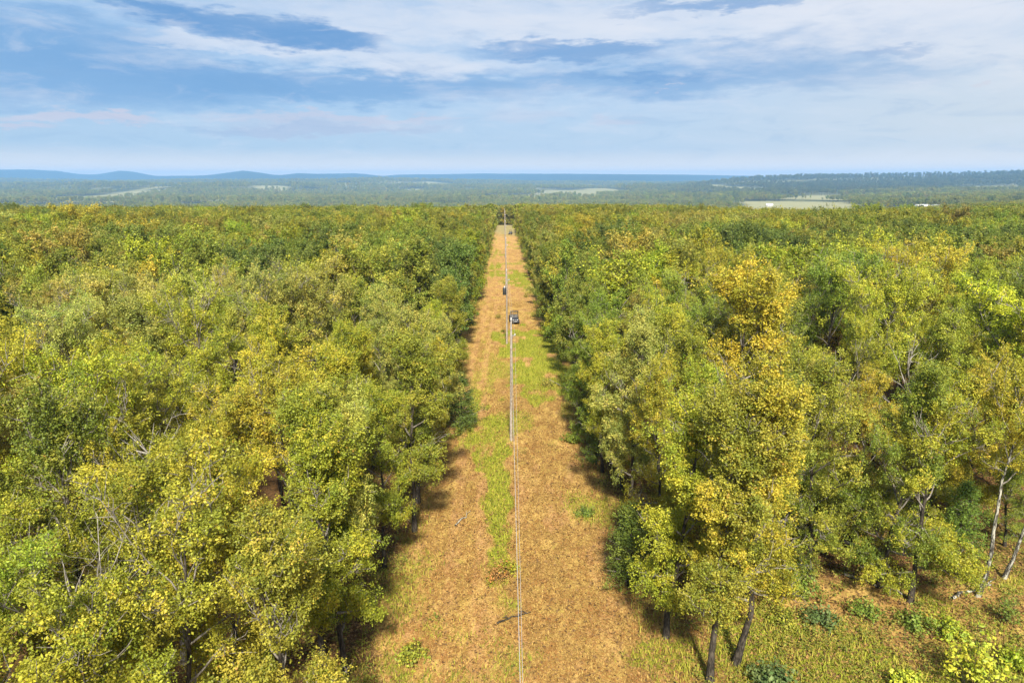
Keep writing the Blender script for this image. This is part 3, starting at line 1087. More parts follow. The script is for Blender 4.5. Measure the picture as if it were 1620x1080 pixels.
x, y = scatter(170000, -14, 44, 19, 75, 1.1)
g_, l_, f_, s_ = cover(x, y)
keep = (gR.random(len(x)) < 0.30 + 0.70 * l_ + 0.5 * ((x > 9) & (y < 34)))
x, y = x[keep], y[keep]
pts = np.stack([x, y, ground_z(x, y) + 0.06], 1)
sc = link('fallen_leaves', litter_mesh('fallen_leaves', pts, 0.15, blade_material('dead_leaves', (0.08, 0.045, 0.022), (0.28, 0.165, 0.065), (0.40, 0.235, 0.08)), 9))
tagp(sc, 'brown and rusty fallen oak leaves carpeting the floor of the wood', 'fallen leaves', kind='stuff')


nt_ = 5200
x, y = scatter(nt_, -16, 46, 17, 80, 1.0)
g_, l_, f_, s_ = cover(x, y)
keep = (l_ > 0.45) | ((x > 9) & (y < 36)) | (gR.random(nt_) < 0.02)
x, y = x[keep], y[keep]
nb_ = 26
ux = np.repeat(x, nb_) + gR.normal(0, 0.20, len(x) * nb_)
uy = np.repeat(y, nb_) + gR.normal(0, 0.20, len(x) * nb_)
uz = np.repeat(ground_z(x, y), nb_) + gR.random(len(ux)) * np.repeat(gR.uniform(0.15, 0.65, len(x)), nb_)
ug = link('undergrowth', litter_mesh('undergrowth', np.stack([ux, uy, uz], 1), 0.13, blade_material('undergrowth_leaves', (0.085, 0.12, 0.02), (0.26, 0.29, 0.04), (0.36, 0.27, 0.06)), 31))
tagp(ug, 'low leafy weeds and seedlings scattered over the forest floor and the clearing', 'undergrowth', kind='stuff')


# ---------------------------------------------------------------- bushes and saplings
def bush_proto(nm, seed, H, Rad, n, per, size, mat, spread=0.3):
    g = np.random.default_rng(seed)
    lines, tips = [], []
    for i in range(n):
        a = g.uniform(0, 6.28)
        r = Rad * math.sqrt(g.random()) * 0.95
        h = H * (0.35 + 0.65 * g.random()) * (1 - 0.45 * (r / Rad) ** 2)
        e = np.array([math.cos(a) * r, math.sin(a) * r, h])
        b = np.array([math.cos(a) * r * 0.12, math.sin(a) * r * 0.12, -0.1])
        mdp = (b + e) / 2 + np.array([math.cos(a), math.sin(a), 0]) * r * 0.15
        lines.append((np.array([b, mdp, e]), np.array([0.015, 0.010, 0.005]), 5, 0))
        tips.append((e, g.uniform(.7, 1.2), (mdp + e) / 2))
        tips.append(((mdp + e) / 2 + g.normal(0, 0.25, 3), g.uniform(.6, 1.0), (mdp + e) / 2))
        tips.append((mdp + g.normal(0, 0.25, 3), .7, mdp))
    ctr = np.array([0, 0, H * 0.4])
    PROTO[nm] = dict(H=H, near=leaves_mesh(nm + '_leaves', tips, ctr, per, size, spread, mat, seed), wood=wood_mesh(nm + '_stems', lines, 3))
    PROTO[nm]['mid'] = PROTO[nm]['near']
    PROTO[nm]['wood_mid'] = PROTO[nm]['wood']


bush_proto('bush', 61, 1.4, 0.8, 26, 26, 0.15, MAT_LEAF)
bush_proto('bush_low', 62, 0.9, 0.75, 20, 22, 0.14, MAT_LEAF)
bush_proto('sapling', 63, 4.4, 1.15, 30, 15, 0.19, MAT_LEAF, 0.6)
bush_proto('brush', 64, 1.3, 1.0, 40, 10, 0.14, MAT_LEAF, 0.3)
TINTS['bright lime'] = (0.42, 0.48, 0.045)
TINTS['bluish green'] = (0.11, 0.165, 0.048)
TINTS['fresh green'] = (0.17, 0.23, 0.035)
TINTS['dry orange'] = (0.36, 0.19, 0.06)
SHRUBS = [
    ('sapling', 1535, 1092, 4.4, 'bright lime', 'sapling', 'tall bright lime sapling with large pale leaves at the front right corner', 'sapling'),
    ('sapling', 1590, 985, 2.2, 'fresh green', 'sapling', 'thin green sapling behind the bright lime one', 'sapling'),
    ('bush', 1432, 1095, 1.2, 'bright lime', 'bush', 'small bright lime bush at the bottom of the clearing', 'bush'),
    ('bush', 1262, 938, 1.5, 'fresh green', 'bush', 'green bush in front of the low-branched oak in the clearing', 'bush'),
    ('bush_low', 1296, 984, 1.0, 'bluish green', 'bush', 'low bluish green bush in the middle of the clearing', 'bush'),
    ('bush', 1218, 1092, 1.6, 'bluish green', 'bush', 'bluish bush beside the black trunk at the bottom of the photo', 'bush'),
    ('bush_low', 1366, 972, .9, 'fresh green', 'bush', 'faint low green bush right of the bluish one', 'bush'),
    ('bush_low', 1445, 992, 1.0, 'fresh green', 'bush', 'leafy clump at the foot of the foremost black trunk', 'bush'),
    ('bush_low', 1240, 985, .9, 'olive', 'bush', 'dull olive clump left of the bluish low bush', 'bush'),
    ('bush_low', 1500, 1005, 1.0, 'lime green', 'bush', 'lime clump between the foremost trunk and the sapling', 'bush'),
    ('bush', 1610, 1060, 1.3, 'lime green', 'bush', 'lime bush against the right side of the photo', 'bush'),
    ('brush', 790, 915, 1.0, 'dry orange', 'brush_pile', 'dry orange brush standing in the green band of the strip', 'brush'),
    ('brush', 866, 611, 1.1, 'rusty brown', 'brush_pile', 'rusty heap of cut brush right of the pole foot', 'brush'),
    ('bush_low', 800, 903, .8, 'yellow-green', 'bush', 'small yellow-green tuft beside the dry orange brush', 'bush'),
    ('bush_low', 925, 815, .7, 'fresh green', 'bush', 'small green seedling at the right side of the strip', 'bush'),
    ('bush_low', 650, 1040, .9, 'olive', 'bush', 'olive tuft at the foot of the front left oaks', 'bush'),
    ('bush', 905, 700, 1.2, 'mid green', 'bush', 'green bush under the right-hand oaks above the seedling', 'bush'),
    ('bush', 722, 600, 1.3, 'mid green', 'bush', 'green bush behind the left cedar bush', 'bush'),
    ('bush', 870, 520, 1.6, 'rusty brown', 'bush', 'dull brown bush under the oak beside the parked vehicle', 'bush'),
]
for (pr, px, py, H, tint, nm, lab, cat) in SHRUBS:
    bx_, by_ = unproject(px, py)
    put_tree(pr, bx_, by_, H, tint, lab, name=nm, cat=cat, tnoise=0.03, parts=('stems', 'foliage'), wide=1.0)

for i, (px, py, H, tint, lab) in enumerate([
        (1205, 868, 5.2, 'mid green', 'young green oak in the shade right of the thick black trunk'),
        (1282, 880, 5.6, 'mid green', 'young dark oak filling the shade left behind the clearing trunks'),
        (1345, 862, 6.0, 'olive', 'young olive oak hidden behind the middle clearing trunks'),
        (1395, 880, 5.0, 'mid green', 'short young oak between the two right-hand clearing trunks'),
        (1470, 868, 5.6, 'olive', 'young olive oak beside the black stump'),
        (1590, 862, 5.4, 'mid green', 'young green oak behind the crooked forked trunk')]):
    ax_, ay_ = unproject(px, py)
    put_tree(['edge_c', 'edge_a', 'edge_b'][i % 3], ax_, ay_, H, tint, lab, name='young_tree', wide=1.5, tnoise=0.05)
for i, (px, py, H, lab) in enumerate([
        (245, 700, 13.4, 'bare grey dead tree among the yellow-green crowns at the near left'),
        (120, 940, 12.2, 'leafless pale snag low in the front left of the wood'),
        (1215, 600, 13.6, 'bare grey tree standing just below the orange-yellow oak'),
        (1440, 560, 13.2, 'leafless grey tree among the yellow crowns on the right'),
        (1585, 440, 14.6, 'dark bare-limbed tree near the right side beyond the lime green one')]):
    dx_, dy_ = unproject(px, py, H * 0.86)
    P = PROTO[['oak_f', 'oak_c', 'oak_c', 'oak_f', 'oak_f'][i]]
    root = empty('dead_tree', (dx_, dy_, gz(dx_, dy_)), i * 1.3)
    root.scale = (H / 14 * 0.95,) * 3
    tagp(root, lab, 'dead tree')
    me = P['wood_mid'].copy()
    me.materials[0] = MAT_LIMB
    me.materials[1] = MAT_LIMB if i in (2, 4) else MAT_SNAG
    link('trunk', me, root)
for i, (px, py, lab) in enumerate([(788, 503, 'rusty brush heap left of the line opposite the vehicle'), (832, 470, 'brown brush heap beyond the vehicle, right of the line'), (897, 645, 'dull brush heap under the right-hand oaks by the pole foot')]):
    dx_, dy_ = unproject(px, py)
    put_tree('brush', dx_, dy_, 0.8, 'rusty brown', lab, name='brush_pile', cat='brush', tnoise=0.03, parts=('stems', 'foliage'))

# ---------------------------------------------------------------- dead wood on the ground
gl = np.random.default_rng(8)


def stick(name, a, b, r, lab, mat, branch=0, lift=0.05, cat='branch'):
    ax, ay = unproject(*a)
    bx_, by_ = unproject(*b)
    n = 9
    t_ = np.linspace(0, 1, n)
    L = math.hypot(bx_ - ax, by_ - ay)
    px = (bx_ - ax) * t_ + gl.normal(0, 0.03 * L, n) * np.sin(t_ * np.pi)
    py = (by_ - ay) * t_ + gl.normal(0, 0.03 * L, n) * np.sin(t_ * np.pi)
    pz = ground_z(px + ax, py + ay) - gz(ax, ay) + r * 0.7 + lift
    tb = Tubes()
    P_ = np.stack([px, py, pz], 1)
    tb.add(P_, r * np.linspace(1, 0.35, n), 7, True)
    for k in range(branch):
        i = 3 + k * 2 % 5
        d = norm(np.array([gl.normal(), gl.normal(), 0.35])) * L * 0.22
        tb.add(np.array([P_[i], P_[i] + d * .5 + [0, 0, .03], P_[i] + d]), r * np.array([.5, .35, .15]), 5)
    o = link(name, tb.build(name, mat), None, (ax, ay, gz(ax, ay)))
    tagp(o, lab, cat, 'dead wood lying on the ground')


stick('fallen_branch', (786, 986), (840, 968), 0.055, 'dark crooked branch lying under the cables', MAT_BARK, 3)
stick('fallen_branch', (720, 833), (745, 808), 0.05, 'pale bent stick on the left half of the strip', MAT_PALE, 2)
stick('fallen_log', (1505, 948), (1568, 926), 0.11, 'pale fallen limb at the foot of the lichen-spotted trunk', MAT_PALE, 3, cat='log')
stick('fallen_log', (1335, 912), (1440, 948), 0.09, 'dark fallen limb lying across the feet of the clearing trunks', MAT_LIMB, 3, cat='log')
stick('fallen_branch', (870, 603), (888, 612), 0.08, 'dark branch on the brush heap right of the strip', MAT_LIMB, 3)
stick('fallen_log', (1330, 868), (1395, 882), 0.10, 'grey broken limb propped in the shade behind the clearing', MAT_LIMB, 4, 0.5, cat='log')
stick('fallen_log', (858, 521), (886, 518), 0.12, 'pale log below the oak beside the parked vehicle', MAT_PALE, 1, cat='log')

# upturned stump in the shade
sx, sy = unproject(1510, 900)
tb = Tubes()
tb.add([[0, 0, -.1], [0.05, 0, .35], [0.1, 0.05, 0.75]], [0.55, 0.42, 0.36], 10, True)
for k in range(9):
    a = k * 0.7 + .2
    tb.add([[.2 * math.cos(a), .2 * math.sin(a), .2], [.65 * math.cos(a), .65 * math.sin(a), .12 + .1 * (k % 3)], [1.05 * math.cos(a), 1.05 * math.sin(a), -.05 + .25 * (k % 2)]], [.10, .06, .02], 6)
st_ = link('tree_stump', tb.build('tree_stump', plain('rotten_wood', (0.03, 0.022, 0.017), 0.95)), None, (sx, sy, gz(sx, sy)))
tagp(st_, 'black rotten stump with roots in the shade left of the lichen-spotted trunk', 'stump')

# ---------------------------------------------------------------- power line
POLES = [(0.62, 58.0, 11.0), (0.40, 95.0, 10.4), (0.45, 143.0, 10.8), (0.45, 205.0, 10.8), (0.5, 285.0, 11.0), (0.5, 380.0, 11.0), (0.5, 470.0, 11.0)]
MAT_PORC = plain('insulator_porcelain', (0.55, 0.53, 0.50), 0.25, 0, 0.05)
MAT_STEEL = plain('galvanised_steel', (0.42, 0.43, 0.44), 0.45, 0.8, 0.1)
MAT_TRAFO = plain('dark_transformer_paint', (0.035, 0.037, 0.04), 0.45, 0.0, 0.15)
MAT_CABLE = plain('aluminium_cable', (0.50, 0.48, 0.45), 0.55, 0.15, 0.08, 2.0)
POLE_LABELS = [
    'bare wooden power pole nearest the camera, in front of the parked vehicle',
    'wooden power pole carrying a black transformer left of the parked vehicle',
    'wooden power pole one span beyond the transformer',
    'wooden power pole two spans beyond the transformer',
    'wooden power pole beside the far-off vehicle',
    'pale power pole against the dark trees where the strip ends',
    'last tiny power pole at the end of the strip',
]
for i, (x, y, H) in enumerate(POLES):
    z0 = gz(x, y)
    root = empty('utility_pole', (x, y, z0))
    tagp(root, POLE_LABELS[i], 'power pole', 'power poles along the cleared strip')
    tb = Tubes()
    tb.add([[0, 0, -0.5], [0, 0, H * .5], [0, 0, H]], [0.125, 0.105, 0.08], 12, True)
    link('pole', tb.build('pole', MAT_WOOD), root)
    tb = Tubes()
    tb.add([[0, 0, H], [0, 0, H + .10]], [0.03, 0.03], 8, True)
    tb.add([[0, 0, H + .08], [0, 0, H + .13], [0, 0, H + .20], [0, 0, H + .27], [0, 0, H + .32]], [.05, .10, .06, .085, .04], 10, True)
    link('insulator', tb.build('insulator', MAT_PORC), root)
    tb = Tubes()
    tb.box((0.20, 0, H - 1.25), (0.34, 0.07, 0.07))
    tb.box((0.14, 0, H - 1.37), (0.06, 0.08, 0.26))
    link('bracket', tb.build('bracket', MAT_STEEL, False), root)
    tb = Tubes()
    tb.add([[.33, 0, H - 1.21], [.33, 0, H - 1.16], [.33, 0, H - 1.10]], [.05, .07, .04], 8, True)
    link('spool_insulator', tb.build('spool_insulator', MAT_PORC), root)
    if i == 1:
        tb = Tubes()
        tb.add([[-.30, -.12, H - 3.3], [-.30, -.12, H - 3.25], [-.30, -.12, H - 2.35], [-.30, -.12, H - 2.28]], [.22, .26, .26, .22], 16, True)
        tf = link('transformer', tb.build('transformer', MAT_TRAFO), root)
        tb = Tubes()
        tb.add([[-.30, -.12, H - 2.28], [-.30, -.12, H - 2.15], [-.30, -.12, H - 2.02]], [.07, .05, .03], 8, True)
        link('bushing', tb.build('bushing', MAT_PORC), tf)
    if i in (0, 1):
        tb = Tubes()
        tb.add([[0.13, -.12, H - 1.2], [.15, -.14, H * .5], [.19, -.15, 0.1]], [.012, .012, .012], 5)
        link('ground_wire', tb.build('ground_wire', MAT_STEEL), root)


def cable(name, dx, dz, sag, lab, r):
    nodes = [(POLES[0][0] - 0.35, -4.0, 11.2 + dz + gz(0.3, -4))] + [(p[0] + dx, p[1], gz(p[0], p[1]) + p[2] + dz) for p in POLES]
    pts = []
    for (a, b) in zip(nodes[:-1], nodes[1:]):
        a, b = np.array(a), np.array(b)
        L = abs(b[1] - a[1])
        s_ = sag * (L / 60) ** 2
        for q in np.linspace(0, 1, 20, endpoint=False):
            p = a + (b - a) * q
            p[2] -= 4 * s_ * q * (1 - q)
            pts.append(p)
    pts.append(np.array(nodes[-1]))
    pts = np.array(pts)
    o0 = pts[0].copy()
    tb = Tubes()
    tb.add(pts - o0, np.full(len(pts), r), 6)
    o = link(name, tb.build(name, MAT_CABLE), None, tuple(o0))
    tagp(o, lab, 'cable')


cable('power_cable', 0.0, 0.30, 0.55, 'upper pale cable carried on the pole tops along the strip', 0.008)
cable('neutral_cable', 0.33, -1.13, 0.55, 'lower pale cable hung from the pole brackets, just right of the upper one', 0.0055)

# ---------------------------------------------------------------- utility vehicles
MAT_BLACK = plain('black_plastic', (0.018, 0.018, 0.020), 0.5, 0, 0.2)
MAT_BODY = plain('charcoal_paint', (0.030, 0.031, 0.036), 0.35, 0, 0.1)
MAT_SEAT = plain('grey_vinyl', (0.16, 0.155, 0.15), 0.6)
MAT_TYRE = plain('tyre_rubber', (0.02, 0.02, 0.02), 0.85)
MAT_RIM = plain('rim_metal', (0.35, 0.35, 0.36), 0.35, 0.9)
MAT_LAMP = plain('lamp_lens', (0.6, 0.6, 0.58), 0.15)
MAT_BED = plain('bed_liner', (0.05, 0.05, 0.048), 0.8)


def bev(me, w=0.02):
    import bmesh
    bm = bmesh.new()
    bm.from_mesh(me)
    bmesh.ops.bevel(bm, geom=bm.edges[:], offset=w, segments=2, affect='EDGES', profile=0.7)
    bm.to_mesh(me)
    bm.free()
    return me


def utv():
    root = empty('utility_vehicle', (0, 0, 0))
    tb = Tubes(); tb.box((0, 0, .48), (1.16, 2.7, .20)); tb.box((0, -.15, .62), (1.40, 1.0, .14))
    link('chassis', bev(tb.build('chassis', MAT_BLACK, False)), root)
    # hood: sloped prism made of a scaled box
    v = np.array([[-.62, .55, .58], [.62, .55, .58], [.56, 1.42, .58], [-.56, 1.42, .58], [-.62, .55, 1.06], [.62, .55, 1.06], [.46, 1.38, .86], [-.46, 1.38, .86]])
    f = np.array([[0, 3, 2, 1], [4, 5, 6, 7], [0, 1, 5, 4], [1, 2, 6, 5], [2, 3, 7, 6], [3, 0, 4, 7]])
    hood = link('hood', bev(mesh_from('hood', v, f, MAT_BODY), .04), root)
    for s in (-1, 1):
        tb = Tubes(); tb.add([[s * .36, 1.36, .76], [s * .36, 1.42, .76]], [.09, .08], 12, True)
        link('headlight', tb.build('headlight', MAT_LAMP), root)
    # cargo bed
    tb = Tubes()
    tb.box((0, -1.0, .74), (1.36, 1.0, .06))
    for s in (-1, 1):
        tb.box((s * .66, -1.0, .90), (.05, 1.0, .30))
    tb.box((0, -.52, .90), (1.26, .05, .30))
    bed = link('cargo_bed', bev(tb.build('cargo_bed', MAT_BED, False), .008), root)
    tb = Tubes(); tb.box((0, -1.52, .90), (1.30, .05, .30))
    link('tailgate', bev(tb.build('tailgate', MAT_BODY, False), .01), root)
    for s in (-.33, .33):
        tb = Tubes(); tb.box((s, -.08, .78), (.56, .50, .14))
        st = link('seat', bev(tb.build('seat', MAT_SEAT, False), .04), root)
        tb = Tubes(); tb.box((s, -.36, 1.10), (.54, .12, .56))
        link('backrest', bev(tb.build('backrest', MAT_SEAT, False), .04), st)
    # roll cage
    tb = Tubes()
    for s in (-1, 1):
        tb.add([[s * .66, -.50, .60], [s * .64, -.48, 1.2], [s * .58, -.42, 1.90], [s * .56, .35, 1.92], [s * .60, .72, 1.30], [s * .62, .80, .95]], [.032] * 6, 8, True)
    for (yy_, zz_) in ((-.42, 1.90), (.35, 1.92), (.74, 1.22), (-.47, 1.35)):
        tb.add([[-.60, yy_, zz_], [0, yy_, zz_], [.60, yy_, zz_]], [.028] * 3, 8, True)
    link('roll_cage', tb.build('roll_cage', MAT_BLACK), root)
    tb = Tubes(); tb.box((0, -.03, 1.965), (1.20, .40, .04))
    link('roof', bev(tb.build('roof', MAT_BLACK, False), .015), root)
    tb = Tubes()
    t_ = np.linspace(0, 2 * math.pi, 15)
    tb.add(np.stack([-.33 + .17 * np.cos(t_), .32 + .05 * np.sin(t_), 1.08 + .16 * np.sin(t_)], 1), [.016] * 15, 6)
    tb.add([[-.33, .32, 1.08], [-.33, .58, .95]], [.02, .02], 6)
    link('steering_wheel', tb.build('steering_wheel', MAT_BLACK), root)
    for sx_ in (-1, 1):
        for sy_ in (-.95, .95):
            w_ = empty('wheel', (sx_ * .60, sy_, .33)); w_.parent = root
            tb = Tubes()
            tb.add([[-.12, 0, 0], [-.10, 0, 0], [0, 0, 0], [.10, 0, 0], [.12, 0, 0]], [.24, .31, .33, .31, .24], 20)
            link('tyre', tb.build('tyre', MAT_TYRE), w_)
            tb = Tubes(); tb.add([[-.105, 0, 0], [.105, 0, 0]], [.235, .235], 16, True)
            link('rim', tb.build('rim', MAT_RIM), w_)
        tb = Tubes()
        for sy_ in (-.95, .95):
            tb.add([[sx_ * .62, sy_ - .42, .52], [sx_ * .62, sy_ - .22, .72], [sx_ * .62, sy_ + .22, .72], [sx_ * .62, sy_ + .42, .52]], [.07] * 4, 6, True)
        link('mudguard', tb.build('mudguard', MAT_BODY), root)
    tb = Tubes(); tb.add([[-.5, 1.50, .52], [0, 1.56, .52], [.5, 1.50, .52]], [.035] * 3, 8, True); tb.add([[-.42, 1.5, .74], [0, 1.55, .76], [.42, 1.5, .74]], [.025] * 3, 8, True)
    link('bumper', tb.build('bumper', MAT_STEEL), root)
    return root


def copy_tree(o, parent=None):
    c_ = o.copy()
    COL.objects.link(c_)
    c_.parent = parent
    for ch in [q for q in bpy.data.objects if q.parent == o]:
        copy_tree(ch, c_)
    return c_


u1 = utv()
u2 = copy_tree(u1)
vx, vy = unproject(813.5, 511)
u1.location = (vx, vy, gz(vx, vy)); u1.rotation_euler = (0, 0, math.pi + 0.12)
tagp(u1, 'black open utility vehicle with roll cage parked right of the power poles', 'utility vehicle', 'utility vehicles parked on the strip')
u2.location = (3.1, 318, gz(3.1, 318)); u2.rotation_euler = (0, 0, math.pi - 0.2)
tagp(u2, 'tiny dark utility vehicle parked near the far end of the strip', 'utility vehicle', 'utility vehicles parked on the strip')

# ---------------------------------------------------------------- far farm buildings
MAT_ROOF = plain('white_metal_roof', (0.78, 0.79, 0.80), 0.4, 0.1, 0.04, 0.2)
MAT_WALL = plain('pale_siding', (0.60, 0.59, 0.56), 0.8, 0, 0.06, 0.3)
MAT_DARK = plain('dark_opening', (0.04, 0.04, 0.045), 0.6)


def barn(name, px_u, y, L, Wd, H, rz, lab, nwin=5):
    x = (px_u - 797) / 1110 * y
    z = gz(x, y)
    root = empty(name, (x, y, z), rz)
    tagp(root, lab, 'farm building')
    tb = Tubes(); tb.box((0, 0, H / 2 - 1.5), (L, Wd, H + 3.0))
    link('wall', tb.build('wall', MAT_WALL, False), root)
    rh = Wd * 0.28
    v = np.array([[-L / 2 - .8, -Wd / 2 - .8, H - .2], [L / 2 + .8, -Wd / 2 - .8, H - .2], [L / 2 + .8, 0, H + rh], [-L / 2 - .8, 0, H + rh], [-L / 2 - .8, Wd / 2 + .8, H - .2], [L / 2 + .8, Wd / 2 + .8, H - .2],
                  [-L / 2 - .8, -Wd / 2 - .8, H - .45], [L / 2 + .8, -Wd / 2 - .8, H - .45], [L / 2 + .8, Wd / 2 + .8, H - .45], [-L / 2 - .8, Wd / 2 + .8, H - .45]])
    f = np.array([[0, 1, 2, 3], [3, 2, 5, 4], [6, 7, 1, 0], [4, 5, 8, 9], [9, 8, 7, 6], [0, 3, 4, 4], [6, 0, 4, 9], [1, 7, 8, 5], [1, 5, 2, 2]])
    me = bpy.data.meshes.new('roof')
    me.from_pydata([tuple(q) for q in v], [], [tuple(dict.fromkeys(int(k) for k in q)) for q in f])
    me.materials.append(MAT_ROOF)
    me.update()
    link('roof', me, root)
    for k in range(nwin):
        tb = Tubes(); tb.box(((k + .5) / nwin * L - L / 2, -Wd / 2 - .05, H * .5), (L / nwin * .35, .2, H * .35))
        link('window', tb.build('window', MAT_DARK, False), root)


barn('barn', 1483, 1370, 62, 14, 4.5, 0.1, 'long low barn with white metal roof on the pale field at the right')
barn('farmhouse', 1223, 1880, 16, 10, 4.0, -0.2, 'small white-roofed farmhouse at the back of the pale right field', 3)
barn('farmhouse', 1592, 3000, 46, 20, 7.0, 0.3, 'white farmhouse on the slope of the blue ridge at the far right', 3)

# ---------------------------------------------------------------- the forest beyond: one mass of crowns
protos_col = bpy.data.collections.new('forest_kinds')
kind_names = []
FOREST_KINDS = ['edge_a', 'edge_c'] + OAKS
for nm in FOREST_KINDS:
    for lod in ('mid', 'far'):
        P = PROTO[nm]
        # leaves and wood of one tree as one mesh
        lv_me, wd_me = P[lod], P['wood_far']
        import bmesh
        bm = bmesh.new()
        bm.from_mesh(lv_me)
        bm.from_mesh(wd_me)
        nl = len(lv_me.polygons)
        me = bpy.data.meshes.new('forest_' + nm + lod)
        for i_, fa in enumerate(bm.faces):
            if i_ >= nl:
                fa.material_index = 1
        bm.to_mesh(me)
        bm.free()
        me.materials.append(MAT_LEAF)
        me.materials.append(MAT_BARK)
        o = bpy.data.objects.new(f"{'a' if lod == 'mid' else 'b'}_{nm}", me)
        protos_col.objects.link(o)
        kind_names.append(o.name)
kind_names.sort()

fx, fy, fs, fk, ft = [], [], [], [], []
fr = np.random.default_rng(99)


def forest_band(y0, y1, sp, smin, smax, lod):
    ys_ = np.arange(y0, y1, sp)
    X_, Y_ = [], []
    for yy_ in ys_:
        half = 0.86 * yy_ + 30
        xs_ = np.arange(-half, half, sp)
        X_.append(xs_ + fr.uniform(-.45, .45, len(xs_)) * sp)
        Y_.append(np.full(len(xs_), yy_) + fr.uniform(-.45, .45, len(xs_)) * sp)
    X_, Y_ = np.concatenate(X_), np.concatenate(Y_)
    kp = (X_ < LX) | (X_ > RX - 0.3)
    kp |= (Y_ > 455)
    kp &= field_mask(X_, Y_) < 0.35 + 0.0 * X_
    # scattered openings between the woods of the valley
    op = fbm(X_ / 260 + 5, Y_ / 200 + 2, 3)
    kp &= ~((Y_ > 900) & (op > 0.62))
    X_, Y_ = X_[kp], Y_[kp]
    n = len(X_)
    edge = (np.abs(X_ - LX) < 4) | (np.abs(X_ - RX) < 4)
    fx.append(X_); fy.append(Y_)
    fs.append(fr.uniform(smin, smax, n) * np.where(fr.random(n) < 0.05, 1.08, 1.0) * (0.90 + 0.14 * fbm(X_ / 45 + 2, Y_ / 60 + 7, 2)) * np.where(edge & (Y_ < 500), 0.92, 1.0))
    fk.append(np.where(edge & (Y_ < 500), fr.integers(0, 2, n), fr.integers(2, 8, n)) + (0 if lod == 'mid' else 8))


forest_band(Y_END - 0.5, 180, 4.9, 0.84, 1.06, 'mid')
forest_band(180, 270, 5.0, 0.72, 0.97, 'mid')
forest_band(270, 620, 5.3, 0.62, 0.91, 'far')
forest_band(620, 1300, 8.0, 0.58, 0.92, 'far')
forest_band(1300, 2400, 12.0, 0.75, 1.4, 'far')
forest_band(2400, 4200, 18.0, 0.9, 1.9, 'far')
forest_band(4200, 8000, 30.0, 1.1, 2.4, 'far')
# edge rows so that the far corridor keeps closed sides
ye = np.arange(Y_END, 455, 3.6)
for sx_, x0 in ((-1, LX - .2), (1, RX + .1)):
    fx.append(x0 + sx_ * fr.uniform(0, 1.0, len(ye))); fy.append(ye + fr.uniform(-1, 1, len(ye)))
    fs.append(fr.uniform(.7, .95, len(ye))); fk.append(np.where(ye < 270, 0, 8) + fr.integers(0, 2, len(ye)))
for yb in (456, 460, 465):
    xe = np.arange(LX - 1, RX + 2, 2.6)
    fx.append(xe + fr.uniform(-.8, .8, len(xe))); fy.append(yb + fr.uniform(-1, 1, len(xe)))
    fs.append(fr.uniform(.6, .85, len(xe))); fk.append(8 + fr.integers(0, 2, len(xe)))
fx, fy, fs, fk = (np.concatenate(a) for a in (fx, fy, fs, fk))
fz = ground_z(fx, fy)
tn = fbm(fx / 26 + 40, fy / 30 + 3, 3) + fr.normal(0, 0.11, len(fx))
pal = np.array([TINTS['dark green'], TINTS['mid green'], TINTS['olive'], TINTS['yellow-green'], TINTS['golden green'], TINTS['pale tan-green']])
idx = np.digitize(tn, [0.26, 0.42, 0.57, 0.68, 0.74])
tc_ = pal[idx]
rr = fr.random(len(fx))
tc_[rr < 0.05] = TINTS['rusty brown']
tc_[rr > 0.96] = TINTS['lime green']
tc_ = tc_ * (1 + fr.normal(0, 0.12, (len(fx), 1))) * (1 + fr.normal(0, 0.05, (len(fx), 3)))
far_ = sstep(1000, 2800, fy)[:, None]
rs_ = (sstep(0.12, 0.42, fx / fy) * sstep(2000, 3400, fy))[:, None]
tc_ = tc_ * (1 - far_) + far_ * (rs_ * (0.45 * tc_ + np.array([0.035, 0.055, 0.045])) + (1 - rs_) * (0.9 * tc_ + np.array([0.090, 0.105, 0.080])))  # valley tints lightened: haze and sunlit paleness put into the leaf colour
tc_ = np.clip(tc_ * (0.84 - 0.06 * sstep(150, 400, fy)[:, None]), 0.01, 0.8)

pm = bpy.data.meshes.new('forest')
pm.vertices.add(len(fx))
pm.vertices.foreach_set('co', np.stack([fx, fy, fz - 0.1], 1).astype(np.float32).ravel())
for nm_, arr, ty in (('size', fs, 'FLOAT'), ('kind', fk, 'INT'), ('turn', fr.uniform(0, 6.28, len(fx)), 'FLOAT')):
    a_ = pm.attributes.new(nm_, ty, 'POINT')
    a_.data.foreach_set('value', np.asarray(arr, np.int32 if ty == 'INT' else np.float32))
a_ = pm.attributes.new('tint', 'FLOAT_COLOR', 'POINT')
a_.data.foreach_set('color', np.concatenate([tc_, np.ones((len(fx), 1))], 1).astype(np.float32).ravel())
forest = link('forest', pm)
tagp(forest, 'dense mass of oak crowns stretching from the near trees to the valley', 'forest', kind='stuff')
ng = bpy.data.node_groups.new('forest_growth', 'GeometryNodeTree')
ng.interface.new_socket('Geometry', in_out='INPUT', socket_type='NodeSocketGeometry')
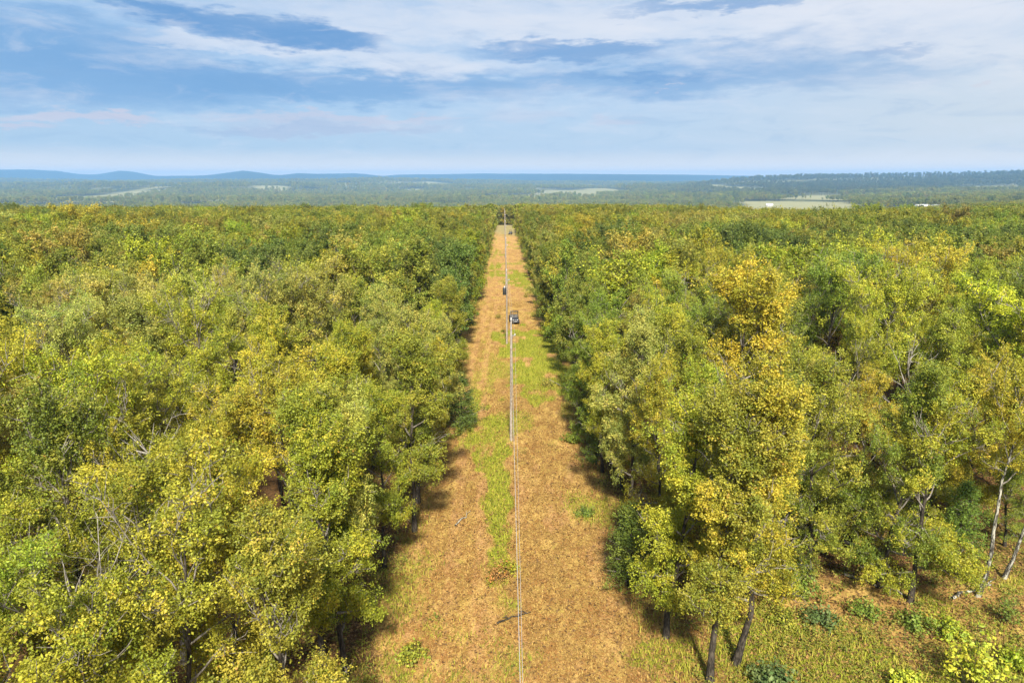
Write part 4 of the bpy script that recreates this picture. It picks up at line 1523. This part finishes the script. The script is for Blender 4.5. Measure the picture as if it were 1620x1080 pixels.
ng.interface.new_socket('Geometry', in_out='OUTPUT', socket_type='NodeSocketGeometry')
N = NT(ng)
gi = N.new('NodeGroupInput')
go = N.new('NodeGroupOutput')
ci = N.new('GeometryNodeCollectionInfo')
ci.inputs['Collection'].default_value = protos_col
ci.inputs['Separate Children'].default_value = True
ci.inputs['Reset Children'].default_value = True


def nattr(nm_, ty):
    q = N.new('GeometryNodeInputNamedAttribute', data_type=ty)
    q.inputs['Name'].default_value = nm_
    return q.outputs[0]


iop = N.new('GeometryNodeInstanceOnPoints')
iop.inputs['Pick Instance'].default_value = True
N.l.new(gi.outputs[0], iop.inputs['Points'])
N.l.new(ci.outputs[0], iop.inputs['Instance'])
N.l.new(nattr('kind', 'INT'), iop.inputs['Instance Index'])
rot = N.new('ShaderNodeCombineXYZ', {2: nattr('turn', 'FLOAT')})
N.l.new(rot.outputs[0], iop.inputs['Rotation'])
scl = N.new('ShaderNodeCombineXYZ', {0: N.m('MULTIPLY', nattr('size', 'FLOAT'), 1.02), 1: N.m('MULTIPLY', nattr('size', 'FLOAT'), 1.02), 2: nattr('size', 'FLOAT')})
N.l.new(scl.outputs[0], iop.inputs['Scale'])
N.l.new(iop.outputs[0], go.inputs[0])
md = forest.modifiers.new('growth', 'NODES')
md.node_group = ng
print('forest instances', len(fx))

# ---------------------------------------------------------------- haze
hb = Tubes()
zmin = float(zf.min()) - 1.0
zmax = max(float(zf.max()), CAM_H) + 4.0
x0, x1, y0, y1 = GX[0] - 40, GX[-1] + 40, GY[0] - 40, GY[-1] + 40
hb.box(((x0 + x1) / 2, (y0 + y1) / 2, (zmin + zmax) / 2), (x1 - x0, y1 - y0, zmax - zmin))
hm, ht = new_mat('haze')
pv = ht.new('ShaderNodeVolumePrincipled', {'Color': (0.30, 0.60, 1.0, 1), 'Density': 0.000100, 'Anisotropy': 0.0})
ht.new('ShaderNodeOutputMaterial', {'Volume': pv.outputs[0]})
hz_ = link('haze', hb.build('haze', hm, False))
tagp(hz_, 'thin blue haze lying over the valley', 'haze', kind='stuff')
